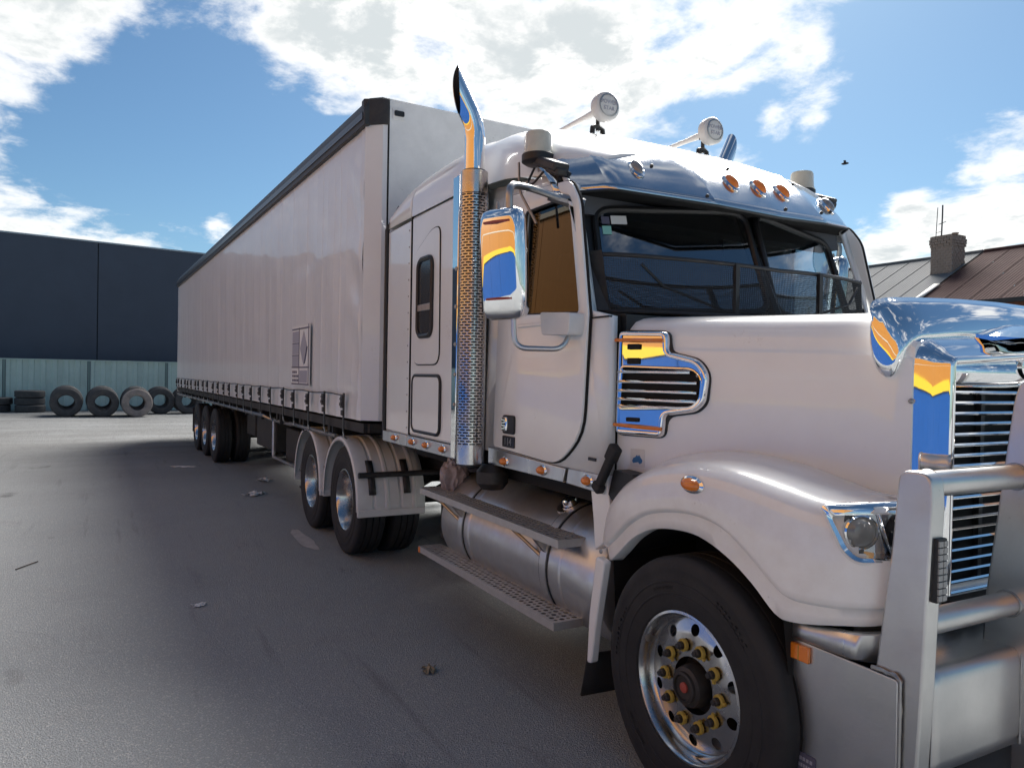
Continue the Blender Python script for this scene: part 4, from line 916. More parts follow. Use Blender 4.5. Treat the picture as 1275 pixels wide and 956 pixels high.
def step(z, x0, x1, y0, y1, s):
    bm = B(); th = .042
    for q in ([(x0, y0), (x1, y0)], [(x1, y0), (x1, y1)], [(x1, y1), (x0, y1)], [(x0, y1), (x0, y0)]):
        a, b = q; face(bm, [bm.verts.new(V(a[0], s*a[1], z-th)), bm.verts.new(V(b[0], s*b[1], z-th)), bm.verts.new(V(b[0], s*b[1], z)), bm.verts.new(V(a[0], s*a[1], z))])
    nx, ny = 46, 4; m = .012; cw = (x1-x0-2*m)/nx; ch = (y1-y0-2*m)/ny
    for i in range(nx):
        for j in range(ny):
            ax, ay = x0+m+i*cw, y0+m+j*ch; r = min(cw, ch)*(.42 if (i+j) % 2 else .30); cx, cy = ax+cw/2, ay+ch/2
            sq = [(ax+cw, cy), (ax+cw, ay+ch), (cx, ay+ch), (ax, ay+ch), (ax, cy), (ax, ay), (cx, ay), (ax+cw, ay)]
            o_ = [bm.verts.new(V(p[0], s*p[1], z)) for p in sq]; i_ = [bm.verts.new(V(cx+r*math.cos(k*math.pi/4), s*(cy+r*math.sin(k*math.pi/4)), z+.0015)) for k in range(8)]; d_ = [bm.verts.new(v.co+V(0, 0, -.004)) for v in i_]
            for k in range(8): face(bm, (o_[k], o_[(k+1) % 8], i_[(k+1) % 8], i_[k])); face(bm, (i_[k], i_[(k+1) % 8], d_[(k+1) % 8], d_[k]))
    for q in ((x0, x0+m, y0, y1), (x1-m, x1, y0, y1), (x0+m, x1-m, y0, y0+m), (x0+m, x1-m, y1-m, y1)):
        face(bm, [bm.verts.new(V(q[a], s*q[b], z)) for a, b in ((0, 2), (1, 2), (1, 3), (0, 3))])
    bmesh.ops.remove_doubles(bm, verts=bm.verts[:], dist=1e-5)
    st = obj('side_step', bm, 'step_metal', TR, smooth=25, recalc=False)
    bm = B(); box(bm, x0+.01, x1-.01, s*(y0+.01), s*(y1-.01), z-.035, z-.03); obj('step_underside', bm, 'gap_black', st)
    if z < .7:
        bm = B(); box(bm, x0-.006, x0+.03, s*(y1+.002), s*(y1-.03), z-.045, z-.005); obj('step_reflector', bm, 'amber_lens', st)
    for x in (-2.27, -1.18):
        bm = B()
        if z > .7: prism(bm, [(y1-.02, z-.045), (y0-.02, z-.045), (y1-.10, z-.14)], lambda a, b, t: V(t, s*a, b), x-.02, x+.02); tube(bm, [(x-.25, s*(y1-.03), z-.045), (x-.03, s*1.11, z-.17)], .010, 6)
        else: prism(bm, [(y1-.02, z-.05), (y0-.06, z-.05), (y0-.06, z+.05), (y0+.0, z-.0)], lambda a, b, t: V(t, s*a, b), x-.02, x+.02)
        obj('step_bracket', bm, 'steel_dull', st)
    return st
for s in (-1, 1):
    step(.918, -2.80, -.885, 1.04, 1.215, s); step(.505, -2.74, -.875, 1.065, 1.24, s)
# --- chassis, axles, clutter behind the tank
bm = B()
for y in (-.43, .43): box(bm, -6.9, .6, y-.04, y+.04, .80, 1.06)
for x in (-6.8, -5.5, -4.1, -3.0, -1.5, .3): box(bm, x-.05, x+.05, -.39, .39, .82, 1.04)
obj('chassis_rail', bm, 'chassis_black', TR)
bm = B(); tube(bm, [(0, -1.0, .52), (0, 1.0, .52)], .06, 10); obj('front_axle', bm, 'chassis_black', TR)
for x in (-4.79, -6.15):
    bm = B(); tube(bm, [(x, -1.0, .52), (x, -.25, .52), (x, 0, .52), (x, .25, .52), (x, 1.0, .52)], [.08, .08, .2, .08, .08], 14); obj('drive_axle', bm, 'chassis_black', TR)
bm = B(); box(bm, -3.6, -2.5, -.95, .95, 1.08, 1.27); box(bm, -1.9, -.6, -1.0, 1.0, 1.1, 1.27); obj('cab_underside', bm, 'gap_black', TR)
bm = B(); box(bm, -3.25, -2.62, -.86, -.45, .42, .95); obj('battery_box', bm, 'chassis_black', TR, bevel=.02)
bm = B(); box(bm, -2.62, -2.52, -1.0, -.5, .36, .44); obj('air_tank_bracket', bm, 'steel_dull', TR)
bm = B(); lathe(bm, [(0, -.5), (.6, -.5), (.62, -.46), (.62, .46), (.6, .5), (0, .5)], (-5.45, 0, 1.17), (0, 0, .1), 32)
for v in bm.verts: v.co.z = 1.13+(v.co.z-1.17)*.09
obj('fifth_wheel', bm, 'chassis_black', TR)
# --- wheels
def tyre_prof(ro, ri, w):
    h = w/2
    return [(ri, -h*.80), (ri+.012, -h*.92), (ri+.05, -h*.98), (ri+.07, -h*.985), (ri+.072, -h*1.005), (ri+.078, -h*1.005), (ri+.08, -h*.99), (ri+.11, -h), (ro-.105, -h*.995), (ro-.103, -h*1.012), (ro-.098, -h*1.012), (ro-.096, -h*.99), (ro-.09, -h*.985), (ro-.055, -h*.955), (ro-.05, -h*.965), (ro-.02, -h*.88), (ro-.006, -h*.82), (ro, -h*.70),
            (ro, -h*.46), (ro-.013, -h*.45), (ro-.013, -h*.39), (ro, -h*.38), (ro+.001, -h*.05), (ro-.013, -h*.04), (ro-.013, h*.04), (ro+.001, h*.05), (ro, h*.38), (ro-.013, h*.39), (ro-.013, h*.45), (ro, h*.46),
            (ro, h*.70), (ro-.006, h*.82), (ro-.02, h*.88), (ro-.05, h*.965), (ro-.055, h*.955), (ro-.09, h*.985), (ro-.096, h*.99), (ro-.098, h*1.012), (ro-.103, h*1.012), (ro-.105, h*.995), (ri+.11, h), (ri+.08, h*.99), (ri+.078, h*1.005), (ri+.072, h*1.005), (ri+.07, h*.985), (ri+.05, h*.98), (ri+.012, h*.92), (ri, h*.80)]
def wheel(root, c, s, kind, ro=.522):
    """c: centre of the wheel's outer tyre; s: -1 faces -y"""
    c = V(*c); ax = V(0, s, 0); ri = .292; w = .285
    bm = B()
    if kind == 'steer':
        prof = [(ri+.006, .118), (ri+.006, .126), (ri-.004, .128), (ri-.012, .118), (ri-.016, .09), (ri-.024, .07), (ri-.034, .062), (.262, .066)]
        lathe(bm, prof, c, ax, 64)
        x_, y_ = frame_of(ax)
        def cp(a, b, t=.066): return c+ax*t+x_*a+y_*b
        circ = lambda cx, cy, r, n: [(cx+r*math.cos(2*math.pi*k/n), cy+r*math.sin(2*math.pi*k/n)) for k in range(n)]
        holes = [circ(.222*math.cos(R(18+36*k)), .222*math.sin(R(18+36*k)), .024, 12) for k in range(10)]
        def disc(a, b):
            r = math.hypot(a, b); return cp(a, b, interp([(.10, .083), (.19, .083), (.262, .066)], r))
        holed(bm, circ(0, 0, .262, 64), holes+[circ(0, 0, .112, 40)], disc)
        lathe(bm, [(.262, .066), (.262, -.02), (.20, -.04)], c, ax, 40)
    else:
        prof = [(ri+.006, .118), (ri+.006, .126), (ri-.004, .128), (ri-.012, .118), (ri-.018, .09), (ri-.035, .05), (ri-.045, -.04), (.225, -.055), (.20, -.058), (.12, -.06)]
        lathe(bm, prof, c, ax, 48)
    rim = obj('wheel', bm, 'wheel_alloy', root, smooth=40)
    bm = B(); lathe(bm, [(r, a) for r, a in tyre_prof(ro, ri, w)], c, ax, 72, closed=True); 
    if kind != 'steer':
        lathe(bm, [(r, a-.335) for r, a in tyre_prof(ro, ri, w)], c, ax, 72, closed=True)
    ty = obj('tyre', bm, 'rubber', rim, smooth=40)
    if kind == 'steer':
        bm = B(); x_, y_ = frame_of(ax); rr_ = random.Random(9)
        for a0, n, rad, hh in ((40, 9, .425, .016), (150, 11, .425, .016), (262, 9, .425, .016), (100, 14, .392, .007), (215, 16, .392, .007), (325, 13, .392, .007)):
            for k in range(n):
                a = R(a0+k*hh*190); wd = hh*rr_.uniform(.5, .8)
                for dr in (-hh*.5, hh*.5) if rr_.random() < .6 else (0,):
                    p = c+(x_*math.cos(a)+y_*math.sin(a))*(rad+dr)+ax*(w/2*.997); u = x_*-math.sin(a)+y_*math.cos(a); v = x_*math.cos(a)+y_*math.sin(a)
                    q = [bm.verts.new(p+u*i*wd*.5+v*j*hh*.22+ax*h) for h in (-.002, .0035) for i, j in ((-1, -1), (1, -1), (1, 1), (-1, 1))]
                    face(bm, q[4:]); [face(bm, (q[i], q[(i+1) % 4], q[4+(i+1) % 4], q[4+i])) for i in range(4)]
        tag(obj('sidewall_marking', bm, 'rubber', rim, smooth=None), kind='stuff')
    bm = B(); lathe(bm, [(.275, -.03), (.12, -.03)], c, ax, 32); obj('brake_drum', bm, 'gap_black', rim)
    if kind == 'steer':
        bm = B(); lathe(bm, [(.114, .03), (.10, .035), (.085, .05), (.083, .10), (.078, .118), (.062, .124), (.060, .135), (.050, .138), (.048, .128), (.02, .127), (0, .127)], c, ax, 36); hub = obj('hub', bm, 'black_metal', rim, smooth=40); hub.data.materials[0] = MT['hub_metal']
        bm = B(); lathe(bm, [(.021, .126), (.020, .133), (.010, .136), (0, .136)], c, ax, 18); obj('hub_cap', bm, 'red_cap', rim)
        x_, y_ = frame_of(ax); rnd = random.Random(4); nut = ind = None
        for k in range(10):
            a = R(36*k); p = c+ax*.083+(x_*math.cos(a)+y_*math.sin(a))*.157
            if nut is None:
                bm = B(); lathe(bm, [(.019, 0), (.019, .006), (.016, .008), (.016, .034), (.012, .037), (.011, .045), (0, .046)], (0, 0, 0), ax, 6); nut = obj('wheel_nut', bm, 'black_metal', rim, smooth=None, loc=p)
                bm = B(); lathe(bm, [(.026, .004), (.026, .016), (.023, .019), (.017, .019), (.017, .004)], (0, 0, 0), ax, 16); box(bm, .02, .036, s*.006, s*.016, -.006, .006); ind = obj('nut_indicator', bm, 'marker_yellow', rim, loc=p); i0 = ind
            else:
                n2 = nut.copy(); col.objects.link(n2); n2.location = p; n2 = ind.copy(); col.objects.link(n2); n2.location = p; n2.rotation_euler = (0, rnd.uniform(0, 6.28), 0)
    return rim
wheel(TR, (0.035, -1.062, .515), -1, 'steer', .515); wheel(TR, (0.035, 1.062, .515), 1, 'steer', .515)
for x in (-4.79, -6.15):
    for s in (-1, 1): wheel(TR, (x, s*1.085, .522), s, 'drive')
# --- drive axle mudguards
def guard(x, s):
    rr = .615; cz = .52
    def gpnt(a, r, y): return V(x+r*math.cos(R(a)), s*y, cz+r*math.sin(R(a)))
    angs = [-2+4.6*i for i in range(41)]
    ys = [(1.268, .575), (1.272, .598), (1.262, .612), (1.24, .618), (1.20, .616), (1.13, .616), (1.115, .604), (1.105, .604), (1.09, .618), (1.01, .618), (.995, .628), (.975, .628), (.96, .618), (.875, .618), (.86, .604), (.85, .604), (.835, .618), (.75, .618), (.735, .628), (.715, .628), (.70, .618), (.62, .616)]
    bm = B(); sheet(bm, [[gpnt(a, r, y) for y, r in ys] for a in angs if -2 <= a <= 182.1]); g_ = obj('mudguard', bm, 'white_plastic', TR, smooth=30, solid=.006)
    for a in (-3, 182.0):
        bm = B(); p0 = gpnt(a, .61, 1.268); sx = 1 if a < 90 else -1; box(bm, p0.x-.012, p0.x+.02 if sx > 0 else p0.x+.012, min(s*.62, s*1.268), max(s*.62, s*1.268), p0.z-.035, p0.z+.03); obj('guard_lip', bm, 'white_plastic', g_, bevel=.01)
    if x > -5:
        bm = B(); tube(bm, [gpnt(28, .655, .45), gpnt(28, .655, 1.25)], .026, 12); obj('guard_stay', bm, 'black_metal', g_)
        for y in (1.13, .80):
            bm = B(); sheet(bm, [[gpnt(a, .632, y-.032), gpnt(a, .632, y+.032)] for a in (12, 18, 24, 30, 36, 42)]); obj('guard_clamp', bm, 'black_metal', g_, solid=.012)
    else:
        bm = B(); tube(bm, [gpnt(20, .655, .45), gpnt(20, .655, 1.22)], .026, 12); obj('guard_stay', bm, 'black_metal', g_)
for x in (-4.79, -6.15):
    for s in (-1, 1): guard(x, s)

# ------------------------------------------------------------------ trailer
TL = empty('trailer', (-4.17, 0, 0), R(1.65))
tag(TL, 'long curtain sided white trailer with black ratchet straps coupled behind the truck', 'trailer')
TLen = 14.95; HW = 1.25
rnd = random.Random(11)
# curtain with pleats, weld seams and sag
def curtain(s):
    bm = B(); nx, nz = (1100 if s < 0 else 150), 36; rows = []
    seams = [(-.12-.62*i) for i in range(24)]
    for i in range(nx+1):
        x = -TLen+ (TLen-.03)*(i/nx); r = []
        for j in range(nz+1):
            v = j/nz; z = 1.325+2.63*v
            e = math.exp(-((x+.22)/.22)**2)
            o = .004*math.sin(x*5.1+2.0*v)*math.sin(v*3.1)+.002*math.sin(x*13+4*v)*math.sin(math.pi*v)
            o += .014*math.sin(v*26+x*5)*e*(.35+.65*math.sin(math.pi*v)**2)
            o += -.010*math.exp(-((v-.62)/.03)**2)*math.exp(-((x+1.5)/1.2)**2)*math.sin(x*2.0)
            for sx in seams[:0]: pass
            pl_ = ((x+.12) % .62)/.62; dseam = min(pl_, 1-pl_)*.62
            o += .0035*math.exp(-(dseam/.014)**2)+.002*math.exp(-(abs(dseam-.2)/.01)**2)
            # tension wrinkles above each strap
            st = ((x+.45) % .62)-.31
            o += .010*math.exp(-(st/.06)**2)*math.exp(-v*9)-.012*math.exp(-((v-.085)/.018)**2)
            o += .006*math.sin(v*60+x)*math.exp(-v*22)
            r.append((x, s*(HW+o), z))
        rows.append(r)
    sheet(bm, rows); return obj('side_curtain', bm, 'curtain_vinyl', TL, smooth=80)
cur = curtain(-1); curtain(1)
# upper rail, roof, front wall
bm = B(); prism(bm, [(-1.29, 3.93), (-1.295, 4.06), (-1.25, 4.165), (-1.13, 4.20), (1.13, 4.20), (1.25, 4.165), (1.295, 4.06), (1.29, 3.93), (1.24, 3.93), (1.24, 4.12), (-1.24, 4.12), (-1.24, 3.93)], lambda a, b, t: V(t, a, b), -TLen, .06); obj('roof_rail', bm, 'rail_black' if 'rail_black' in MT else 'black_metal', TL, bevel=.004)
mat('rail_face', (.10, .10, .105), .35, metal=.5)
bm = B(); box(bm, -TLen, .02, -1.301, -1.292, 3.985, 4.045); obj('rail_strip', bm, 'rail_face', TL)
bm = B(); prism(bm, [(-.03, -1.255), (.0, -1.262), (.115, -1.14), (.125, -1.10), (.06, -1.09), (-.03, -1.2)], XY, 1.33, 4.0); cp_ = obj('corner_post', bm, 'curtain_vinyl', TL, smooth=20)
bm = B(); prism(bm, [(-.05, -1.285), (.03, -1.29), (.13, -1.15), (.145, -1.095), (.06, -1.07), (-.05, -1.2)], XY, 3.94, 4.165); obj('corner_cap', bm, 'black_metal', TL, bevel=.008)
bm = B(); box(bm, .07, .13, -1.085, 1.085, 1.2, 4.17); fw_ = obj('front_wall', bm, 'trailer_wall' if 'trailer_wall' in MT else 'white_plastic', TL)
bm = B(); box(bm, .10, .133, -1.098, -1.086, 1.3, 4.17); obj('corner_seam', bm, 'gap_black', fw_)
bm = B(); prism(bm, rrect(-1.06, -.94, 4.0, 4.10, .01, 2), YZ, .128, .136); ml = obj('marker_plate', bm, 'white_plastic', fw_)
bm = B(); prism(bm, rrect(-1.045, -.955, 4.03, 4.075, .01, 2), YZ, .136, .15); obj('marker_lamp', bm, 'black_trim', fw_)
bm = B(); box(bm, -TLen, .06, -1.2, 1.2, 1.22, 1.30); obj('trailer_floor', bm, 'chassis_black', TL)
bm = B(); box(bm, -TLen-.03, -TLen, -1.25, 1.25, 1.2, 4.1); obj('rear_doors', bm, 'white_plastic', TL)
# straps with buckles; positions every .62 m
buck = None
strap0 = None
for i in range(24):
    x = -.45-.62*i+rnd.uniform(-.03, .03)
    if x < -TLen+.1: break
    if strap0 is None:
        bm = B(); box(bm, -.022, .022, -1.283, -1.275, 1.20, 1.56); strap0 = obj('ratchet_strap', bm, 'black_trim', TL, loc=(x, 0, 0))
        bm = B(); box(bm, -.032, .032, -1.305, -1.28, 1.42, 1.535); box(bm, -.028, .028, -1.315, -1.30, 1.44, 1.47); tube(bm, [(-.036, -1.30, 1.505), (.036, -1.30, 1.505)], .012, 8); box(bm, -.027, .027, -1.30, -1.278, 1.35, 1.40); b0 = obj('buckle', bm, 'buckle_steel' if 'buckle_steel' in MT else 'black_metal', strap0, bevel=.003)
        bm = B(); tube(bm, [(0, -1.279, 1.2), (0, -1.27, 1.15), (0, -1.24, 1.13)], .008, 6); obj('strap_hook', bm, 'steel_dull', strap0)
    else:
        c = strap0.copy(); col.objects.link(c); c.location = (x, 0, rnd.uniform(-.012, .012)); c.rotation_euler = (rnd.uniform(0, .012), rnd.uniform(-.03, .03), 0)
        for ch in list(strap0.children): q = ch.copy(); col.objects.link(q); q.parent = c
bm = B(); tube(bm, [(-TLen+.05+.15*i, -1.272+.003*math.sin(i*1.7), 1.545+.006*math.sin(i*.9)) for i in range(97)], .006, 5); obj('hem_cord', bm, 'black_trim', cur)
# side rave and hanging rail
bm = B(); box(bm, -TLen, 0, -1.235, -1.19, 1.215, 1.30); box(bm, -TLen, 0, 1.19, 1.235, 1.215, 1.30); obj('side_rave', bm, 'chassis_black', TL)
bm = B(); tube(bm, [(-TLen+.1, -1.23, 1.135), (-4.2, -1.23, 1.14), (-4.1, -1.16, 1.10), (-2.9, -1.16, 1.10)], .022, 8); tube(bm, [(-2.8, -1.21, 1.125), (-.9, -1.21, 1.12)], .022, 8); obj('tie_rail', bm, 'steel_dull', TL)
for i in range(12):
    bm = B(); x = -1.0-i*1.15; box(bm, x-.02, x+.02, -1.22, -1.18, 1.08, 1.22); obj('rail_hanger', bm, 'chassis_black', TL)
# load placard
bm = B(); box(bm, -2.44, -1.94, -1.278, -1.27, 1.60, 2.12); pc = obj('placard', bm, 'paper_white', TL)
def pb(name, x0, x1, z0, z1, m, o=.002): 
    bm = B(); box(bm, x0, x1, -1.278-o, -1.277, z0, z1); obj(name, bm, m, pc, smooth=None)
for k_ in range(3): pb('placard_cell', -2.43, -2.24, 1.765+.105*k_, 1.86+.105*k_, 'print_grey')
pb('placard_cell', -2.21, -2.0, 1.625, 1.73, 'print_grey')
for z in (1.612, 1.757, 2.09): pb('placard_line', -2.44, -1.95, z-.006, z+.006, 'print_dark', .003)
pb('placard_line', -2.232, -2.222, 1.61, 2.1, 'print_dark', .003); pb('placard_line', -1.975, -1.96, 1.61, 2.12, 'print_dark', .003)
for k_ in range(2): pb('placard_line', -2.43, -2.24, 1.857+.105*k_, 1.866+.105*k_, 'print_dark', .003)
bm = B(); prism(bm, [(-2.10, 1.775), (-2.0, 1.92), (-2.10, 2.07), (-2.20, 1.92)], XZ, -1.2805, -1.2785); obj('placard_diamond', bm, 'print_grey', pc)
bm = B(); tube(bm, [(-2.0, -1.281, 1.93), (-2.07, -1.281, 1.79)], .008, 5); obj('placard_pen_line', bm, 'print_dark', pc)
for i, z in enumerate((1.715, 1.68, 1.643)):
    for j in range(4 if i else 3): pb('placard_letter', -2.42+.047*j, -2.385+.047*j, z-.011, z+.011, 'print_dark')
for q in [pc]+list(pc.children):
    for v in q.data.vertices: v.co.x = -2.47+(v.co.x+2.44)*1.55; v.co.z = 1.60+(v.co.z-1.60)*1.31
# chassis, landing legs, boxes, axles
bm = B()
for y in (-.5, .5): box(bm, -TLen, -.2, y-.06, y+.06, .95, 1.22)
for i in range(12): box(bm, -14.5+1.2*i, -14.42+1.2*i, -1.18, 1.18, 1.1, 1.2)
obj('trailer_chassis', bm, 'chassis_black', TL)
for s in (-1, 1):
    bm = B(); box(bm, -2.95, -2.83, s*.92-.06, s*.92+.06, .42, 1.15); box(bm, -2.93, -2.85, s*.92-.04, s*.92+.04, .32, .44); lg = obj('landing_leg', bm, 'chassis_black', TL, bevel=.006)
    bm = B(); box(bm, -3.02, -2.76, s*.92-.11, s*.92+.11, .30, .325); obj('leg_foot', bm, 'chassis_black', lg)
bm = B(); tube(bm, smoothpath([(-4.1, -1.12, 1.12), (-4.1, -1.12, .58), (-2.6, -1.12, .58)], .05, 4), .02, 8); tube(bm, [(-2.6, -1.12, .58), (-2.6, -1.0, 1.1)], .02, 8); obj('side_guard_rail', bm, 'steel_dull', TL)
bm = B(); box(bm, -5.6, -4.3, -1.05, -.55, .62, 1.08); obj('pallet_box', bm, 'chassis_black', TL, bevel=.02)
bm = B(); box(bm, -7.2, -6.5, -.9, -.4, .66, 1.06); obj('trailer_toolbox', bm, 'chassis_black', TL, bevel=.02)
bm = B(); box(bm, -3.9, -3.2, -1.0, -.4, .55, 1.0); obj('trailer_toolbox', bm, 'chassis_black', TL, bevel=.02)
for i, xw in enumerate((-8.83, -10.07, -11.31)):
    for s in (-1, 1): wheel(TL, (xw, s*1.085, .515), s, 'drive', .515)
    bm = B(); tube(bm, [(xw, -1.0, .515), (xw, 1.0, .515)], .07, 10); obj('trailer_axle', bm, 'chassis_black', TL)
bm = B(); sheet(bm, [[(-12.1, y, z) for z in (.35, .9)] for y in (-1.2, -.65)]); obj('rear_mud_flap', bm, 'rubber', TL, solid=.01)

# plastic bag jammed behind the cab
bm = B(); bmesh.ops.create_icosphere(bm, subdivisions=4, radius=1)
from mathutils import noise as mn
for v in bm.verts:
    q = v.co.copy(); f = 1+.38*mn.noise(q*1.7+V(3, 1, 0))+.22*mn.noise(q*5)+.1*mn.noise(q*11)
    v.co = V(q.x*.07*f, q.y*.09*f, q.z*.14*f*(1.15-.35*q.z))+V(-2.62, -1.02, 1.04)
bag = obj('plastic_bag', bm, 'plastic_bag', None, smooth=40); tag(bag, 'crumpled grey pink plastic bag stuffed between the sleeper skirt and the upper step', 'bag')

# ------------------------------------------------------------------ background: fence, warehouse, tyres
FX = -33.8
bm = B()
fence = empty('corrugated_fence', (FX, -5, 0)); tag(fence, 'green corrugated steel fence behind the old tyres', 'fence')
def fence_panel(w):
    bm = B(); prof = [];  n = 7; p = w/n
    for i in range(n):
        y = i*p; prof += [(0, y), (0, y+p*.30), (-.05, y+p*.42), (-.05, y+p*.84), (0, y+p*.96)]
    prof.append((0, w)); sheet(bm, [[(x, y, 0.0), (x, y, 2.08)] for x, y in prof]); return bm
P0 = None; pw = 2.86
for i in range(14):
    y = -18.9+i*(pw+.12)+.02
    if P0 is None: P0 = obj('fence_sheet', fence_panel(pw), 'fence_green', fence, smooth=None, loc=(0, y+5, 0)); 
    else: c = P0.copy(); col.objects.link(c); c.location = (0, y+5, 0)
    bm = B(); box(bm, -.05, .03, y-.10+5, y-.02+5, 0, 2.1); obj('fence_post', bm, 'fence_trim', fence)
bm = B(); box(bm, -.07, .05, -14, 28, 2.08, 2.12); obj('fence_cap', bm, 'fence_green', fence)
wh = empty('warehouse', (-36, 0, 0)); tag(wh, 'large dark navy warehouse wall of tall flat panels beyond the fence', 'warehouse')
def wtop(y): return 7.42-.024*(y+3.8)
for y0, y1 in ((-22.2, -13.04), (-13.0, -3.80), (-3.76, 5.4), (5.44, 14.6), (14.64, 24)):
    bm = B(); prism(bm, [(y0, 0), (y1, 0), (y1, wtop(y1)), (y0, wtop(y0))], YZ, -.25, 0); obj('wall_panel', bm, 'wall_navy', wh)
bm = B(); prism(bm, [(-22.2, wtop(-22.2)), (24, wtop(24)), (24, wtop(24)+.07), (-22.2, wtop(-22.2)+.07)], YZ, -.3, .04); obj('roof_capping', bm, 'cap_metal', wh)
bm = B(); box(bm, -14, -.26, -22, 24, 0, 6.7); obj('rear_block', bm, 'wall_navy', wh)
for y in (-13.02, -3.78, 5.42, 14.62):
    bm = B(); box(bm, -.2, -.03, y-.03, y+.03, 0, wtop(y)); obj('joint_seal', bm, 'gap_black', wh)
# tyres
def old_tyre(ro=.52, w=.28, m='tyre_grey'):
    bm = B(); pr = tyre_prof(ro, .29, w); pr += [(.275, w*.38), (.27, .0), (.275, -w*.38)]; lathe(bm, pr, (0, 0, 0), (0, 0, 1), 40, closed=True); return bm
TY0 = obj('tyre', old_tyre(), 'tyre_grey', None); TY1 = obj('tyre', old_tyre(.52), 'tyre_dusty', None); first = {0: True, 1: True}
def put_tyre(loc, rot, label, group, src=0):
    s_ = (TY0, TY1)[src]
    o = s_ if first[src] else s_.copy()
    if not first[src]: col.objects.link(o)
    first[src] = False; o.location = loc; o.rotation_euler = rot; tag(o, label, 'tyre', group); return o
lean = R(82)
ord_ = ['leftmost', 'second from left', 'third from left', 'fourth from left']
# stood up, rolled against each other, their openings towards the camera
rowsT = [(-28.95, -4.62, 0, 'dark grey old tyre, front one at the left end of the standing rows', 5), (-28.75, -3.48, 0, 'dark grey old tyre, front one of the middle row beside the pale tyre', 5), (-28.55, -2.34, 1, 'pale dusty tan tyre standing upright, front of the row', 5), (-30.5, -1.44, 0, 'dark tyre standing set back beside the pale dusty tyre', 3), (-30.45, -.46, 0, 'dark tyre half hidden behind the rear corner of the trailer', 3)]
names = ['left end row', 'middle row', 'row behind the pale dusty tyre', 'set back row', 'row behind the trailer corner']
for q, (x, y, src, desc, n) in enumerate(rowsT):
    for j in range(n):
        lab = desc if j == 0 else 'dark old tyre standing %s in the %s' % (('', 'second', 'third', 'fourth', 'fifth')[j], names[q])
        put_tyre((x-.34*j+rnd.uniform(-.02, .02), y-.015*j+rnd.uniform(-.03, .03), .51+(.0 if j == 0 else .035+.012*j)), (0, R(84-2*(j > 0)), R(5+rnd.uniform(-4, 4))), lab, 'old tyres standing against the fence', src if j == 0 else 0)
pos = ['bottom', 'middle', 'top']
for k_ in range(3):
    put_tyre((-32.6+rnd.uniform(-.05, .05), -6.05+rnd.uniform(-.04, .04), .145+k_*.285), (0, 0, k_), pos[k_]+' tyre of the right hand stack lying flat by the fence', 'old tyres lying in stacks')
for k_ in range(2):
    put_tyre((-32.8, -7.18+rnd.uniform(-.05, .05), .145+k_*.285), (0, 0, k_), ('bottom', 'top')[k_]+' tyre of the lower stack at the left edge', 'old tyres lying in stacks')

# ------------------------------------------------------------------ background: cottages on the right
YE, ZE, YR, ZR = 18.0, 4.22, 21.4, 6.03
def rp(x, t, o=0.0): 
    n = V(0, -(ZR-ZE), (YR-YE)).normalized(); p = V(x, YE+(YR-YE)*t, ZE+(ZR-ZE)*t); return p+n*o
def cottage(name, x0, x1, rm, lab):
    root = empty(name, ((x0+x1)/2, YR, 0)); tag(root, lab, 'house')
    M = Matrix.Translation((-(x0+x1)/2, -YR, 0))
    def ob(n, bm, m, **k):
        for v in bm.verts: v.co = M @ v.co
        return obj(n, bm, m, root, **k)
    bm = B(); box(bm, x0+.06, x1-.06, YE+.35, 2*YR-YE-.35, 0, ZE-.02); ob('wall', bm, 'brick_brown')
    # roof sheets one by one with a small rib between
    n = max(1, int((x1-x0)/.78)); w = (x1-x0)/n
    rf = None; 
    for i in range(n):
        bm = B(); a, b = x0+i*w, x0+(i+1)*w; pr = []
        for q in range(8):
            xx = a+(b-a)*q/8; pr += [(xx, .0), (xx+w/24, .012), (xx+w/12, .0)]
        pr.append((b, .014)); sheet(bm, [[rp(x, -.08, o), rp(x, 1.0, o)] for x, o in pr]); ob('roof_sheet', bm, rm, smooth=None)
    bm = B(); sheet(bm, [[V(x, YR, ZR), V(x, 2*YR-YE+.2, ZE-.1)] for x in (x0, x1)]); ob('rear_roof', bm, rm, solid=.02)
    bm = B(); tube(bm, [(x0, YR, ZR+.01), (x1, YR, ZR+.01)], .07, 8); ob('ridge_cap', bm, rm)
    bm = B(); box(bm, x0, x1, YE-.40, YE-.28, ZE-.27, ZE-.15); ob('gutter', bm, 'black_trim')
    return root, ob
grey, og = cottage('grey_roof_cottage', -26, -11.53, 'roof_grey', 'cottage with pale grey corrugated iron roof left of the chimney')
red, orr = cottage('red_roof_cottage', -11.47, -7.4, 'roof_red', 'cottage with rusty red corrugated roof and gutter debris right of the chimney')
bm = B(); sheet(bm, [[rp(-11.62, -.09, .07), rp(-11.62, .30, .07)], [rp(-11.42, -.09, .07), rp(-11.42, .30, .07)]]); og('barge_board', bm, 'timber_pale', solid=.03)
bm = B(); box(bm, -10.2, -8.9, YR+.3, YR+.9, ZR-.3, ZR+.32); orr('rear_parapet', bm, 'chimney_brick')
bm = B(); box(bm, -8.35, -7.65, YE-.42, YE-.05, ZE-.20, ZE+.05); orr('gutter_debris', bm, 'timber_pale', bevel=.06)
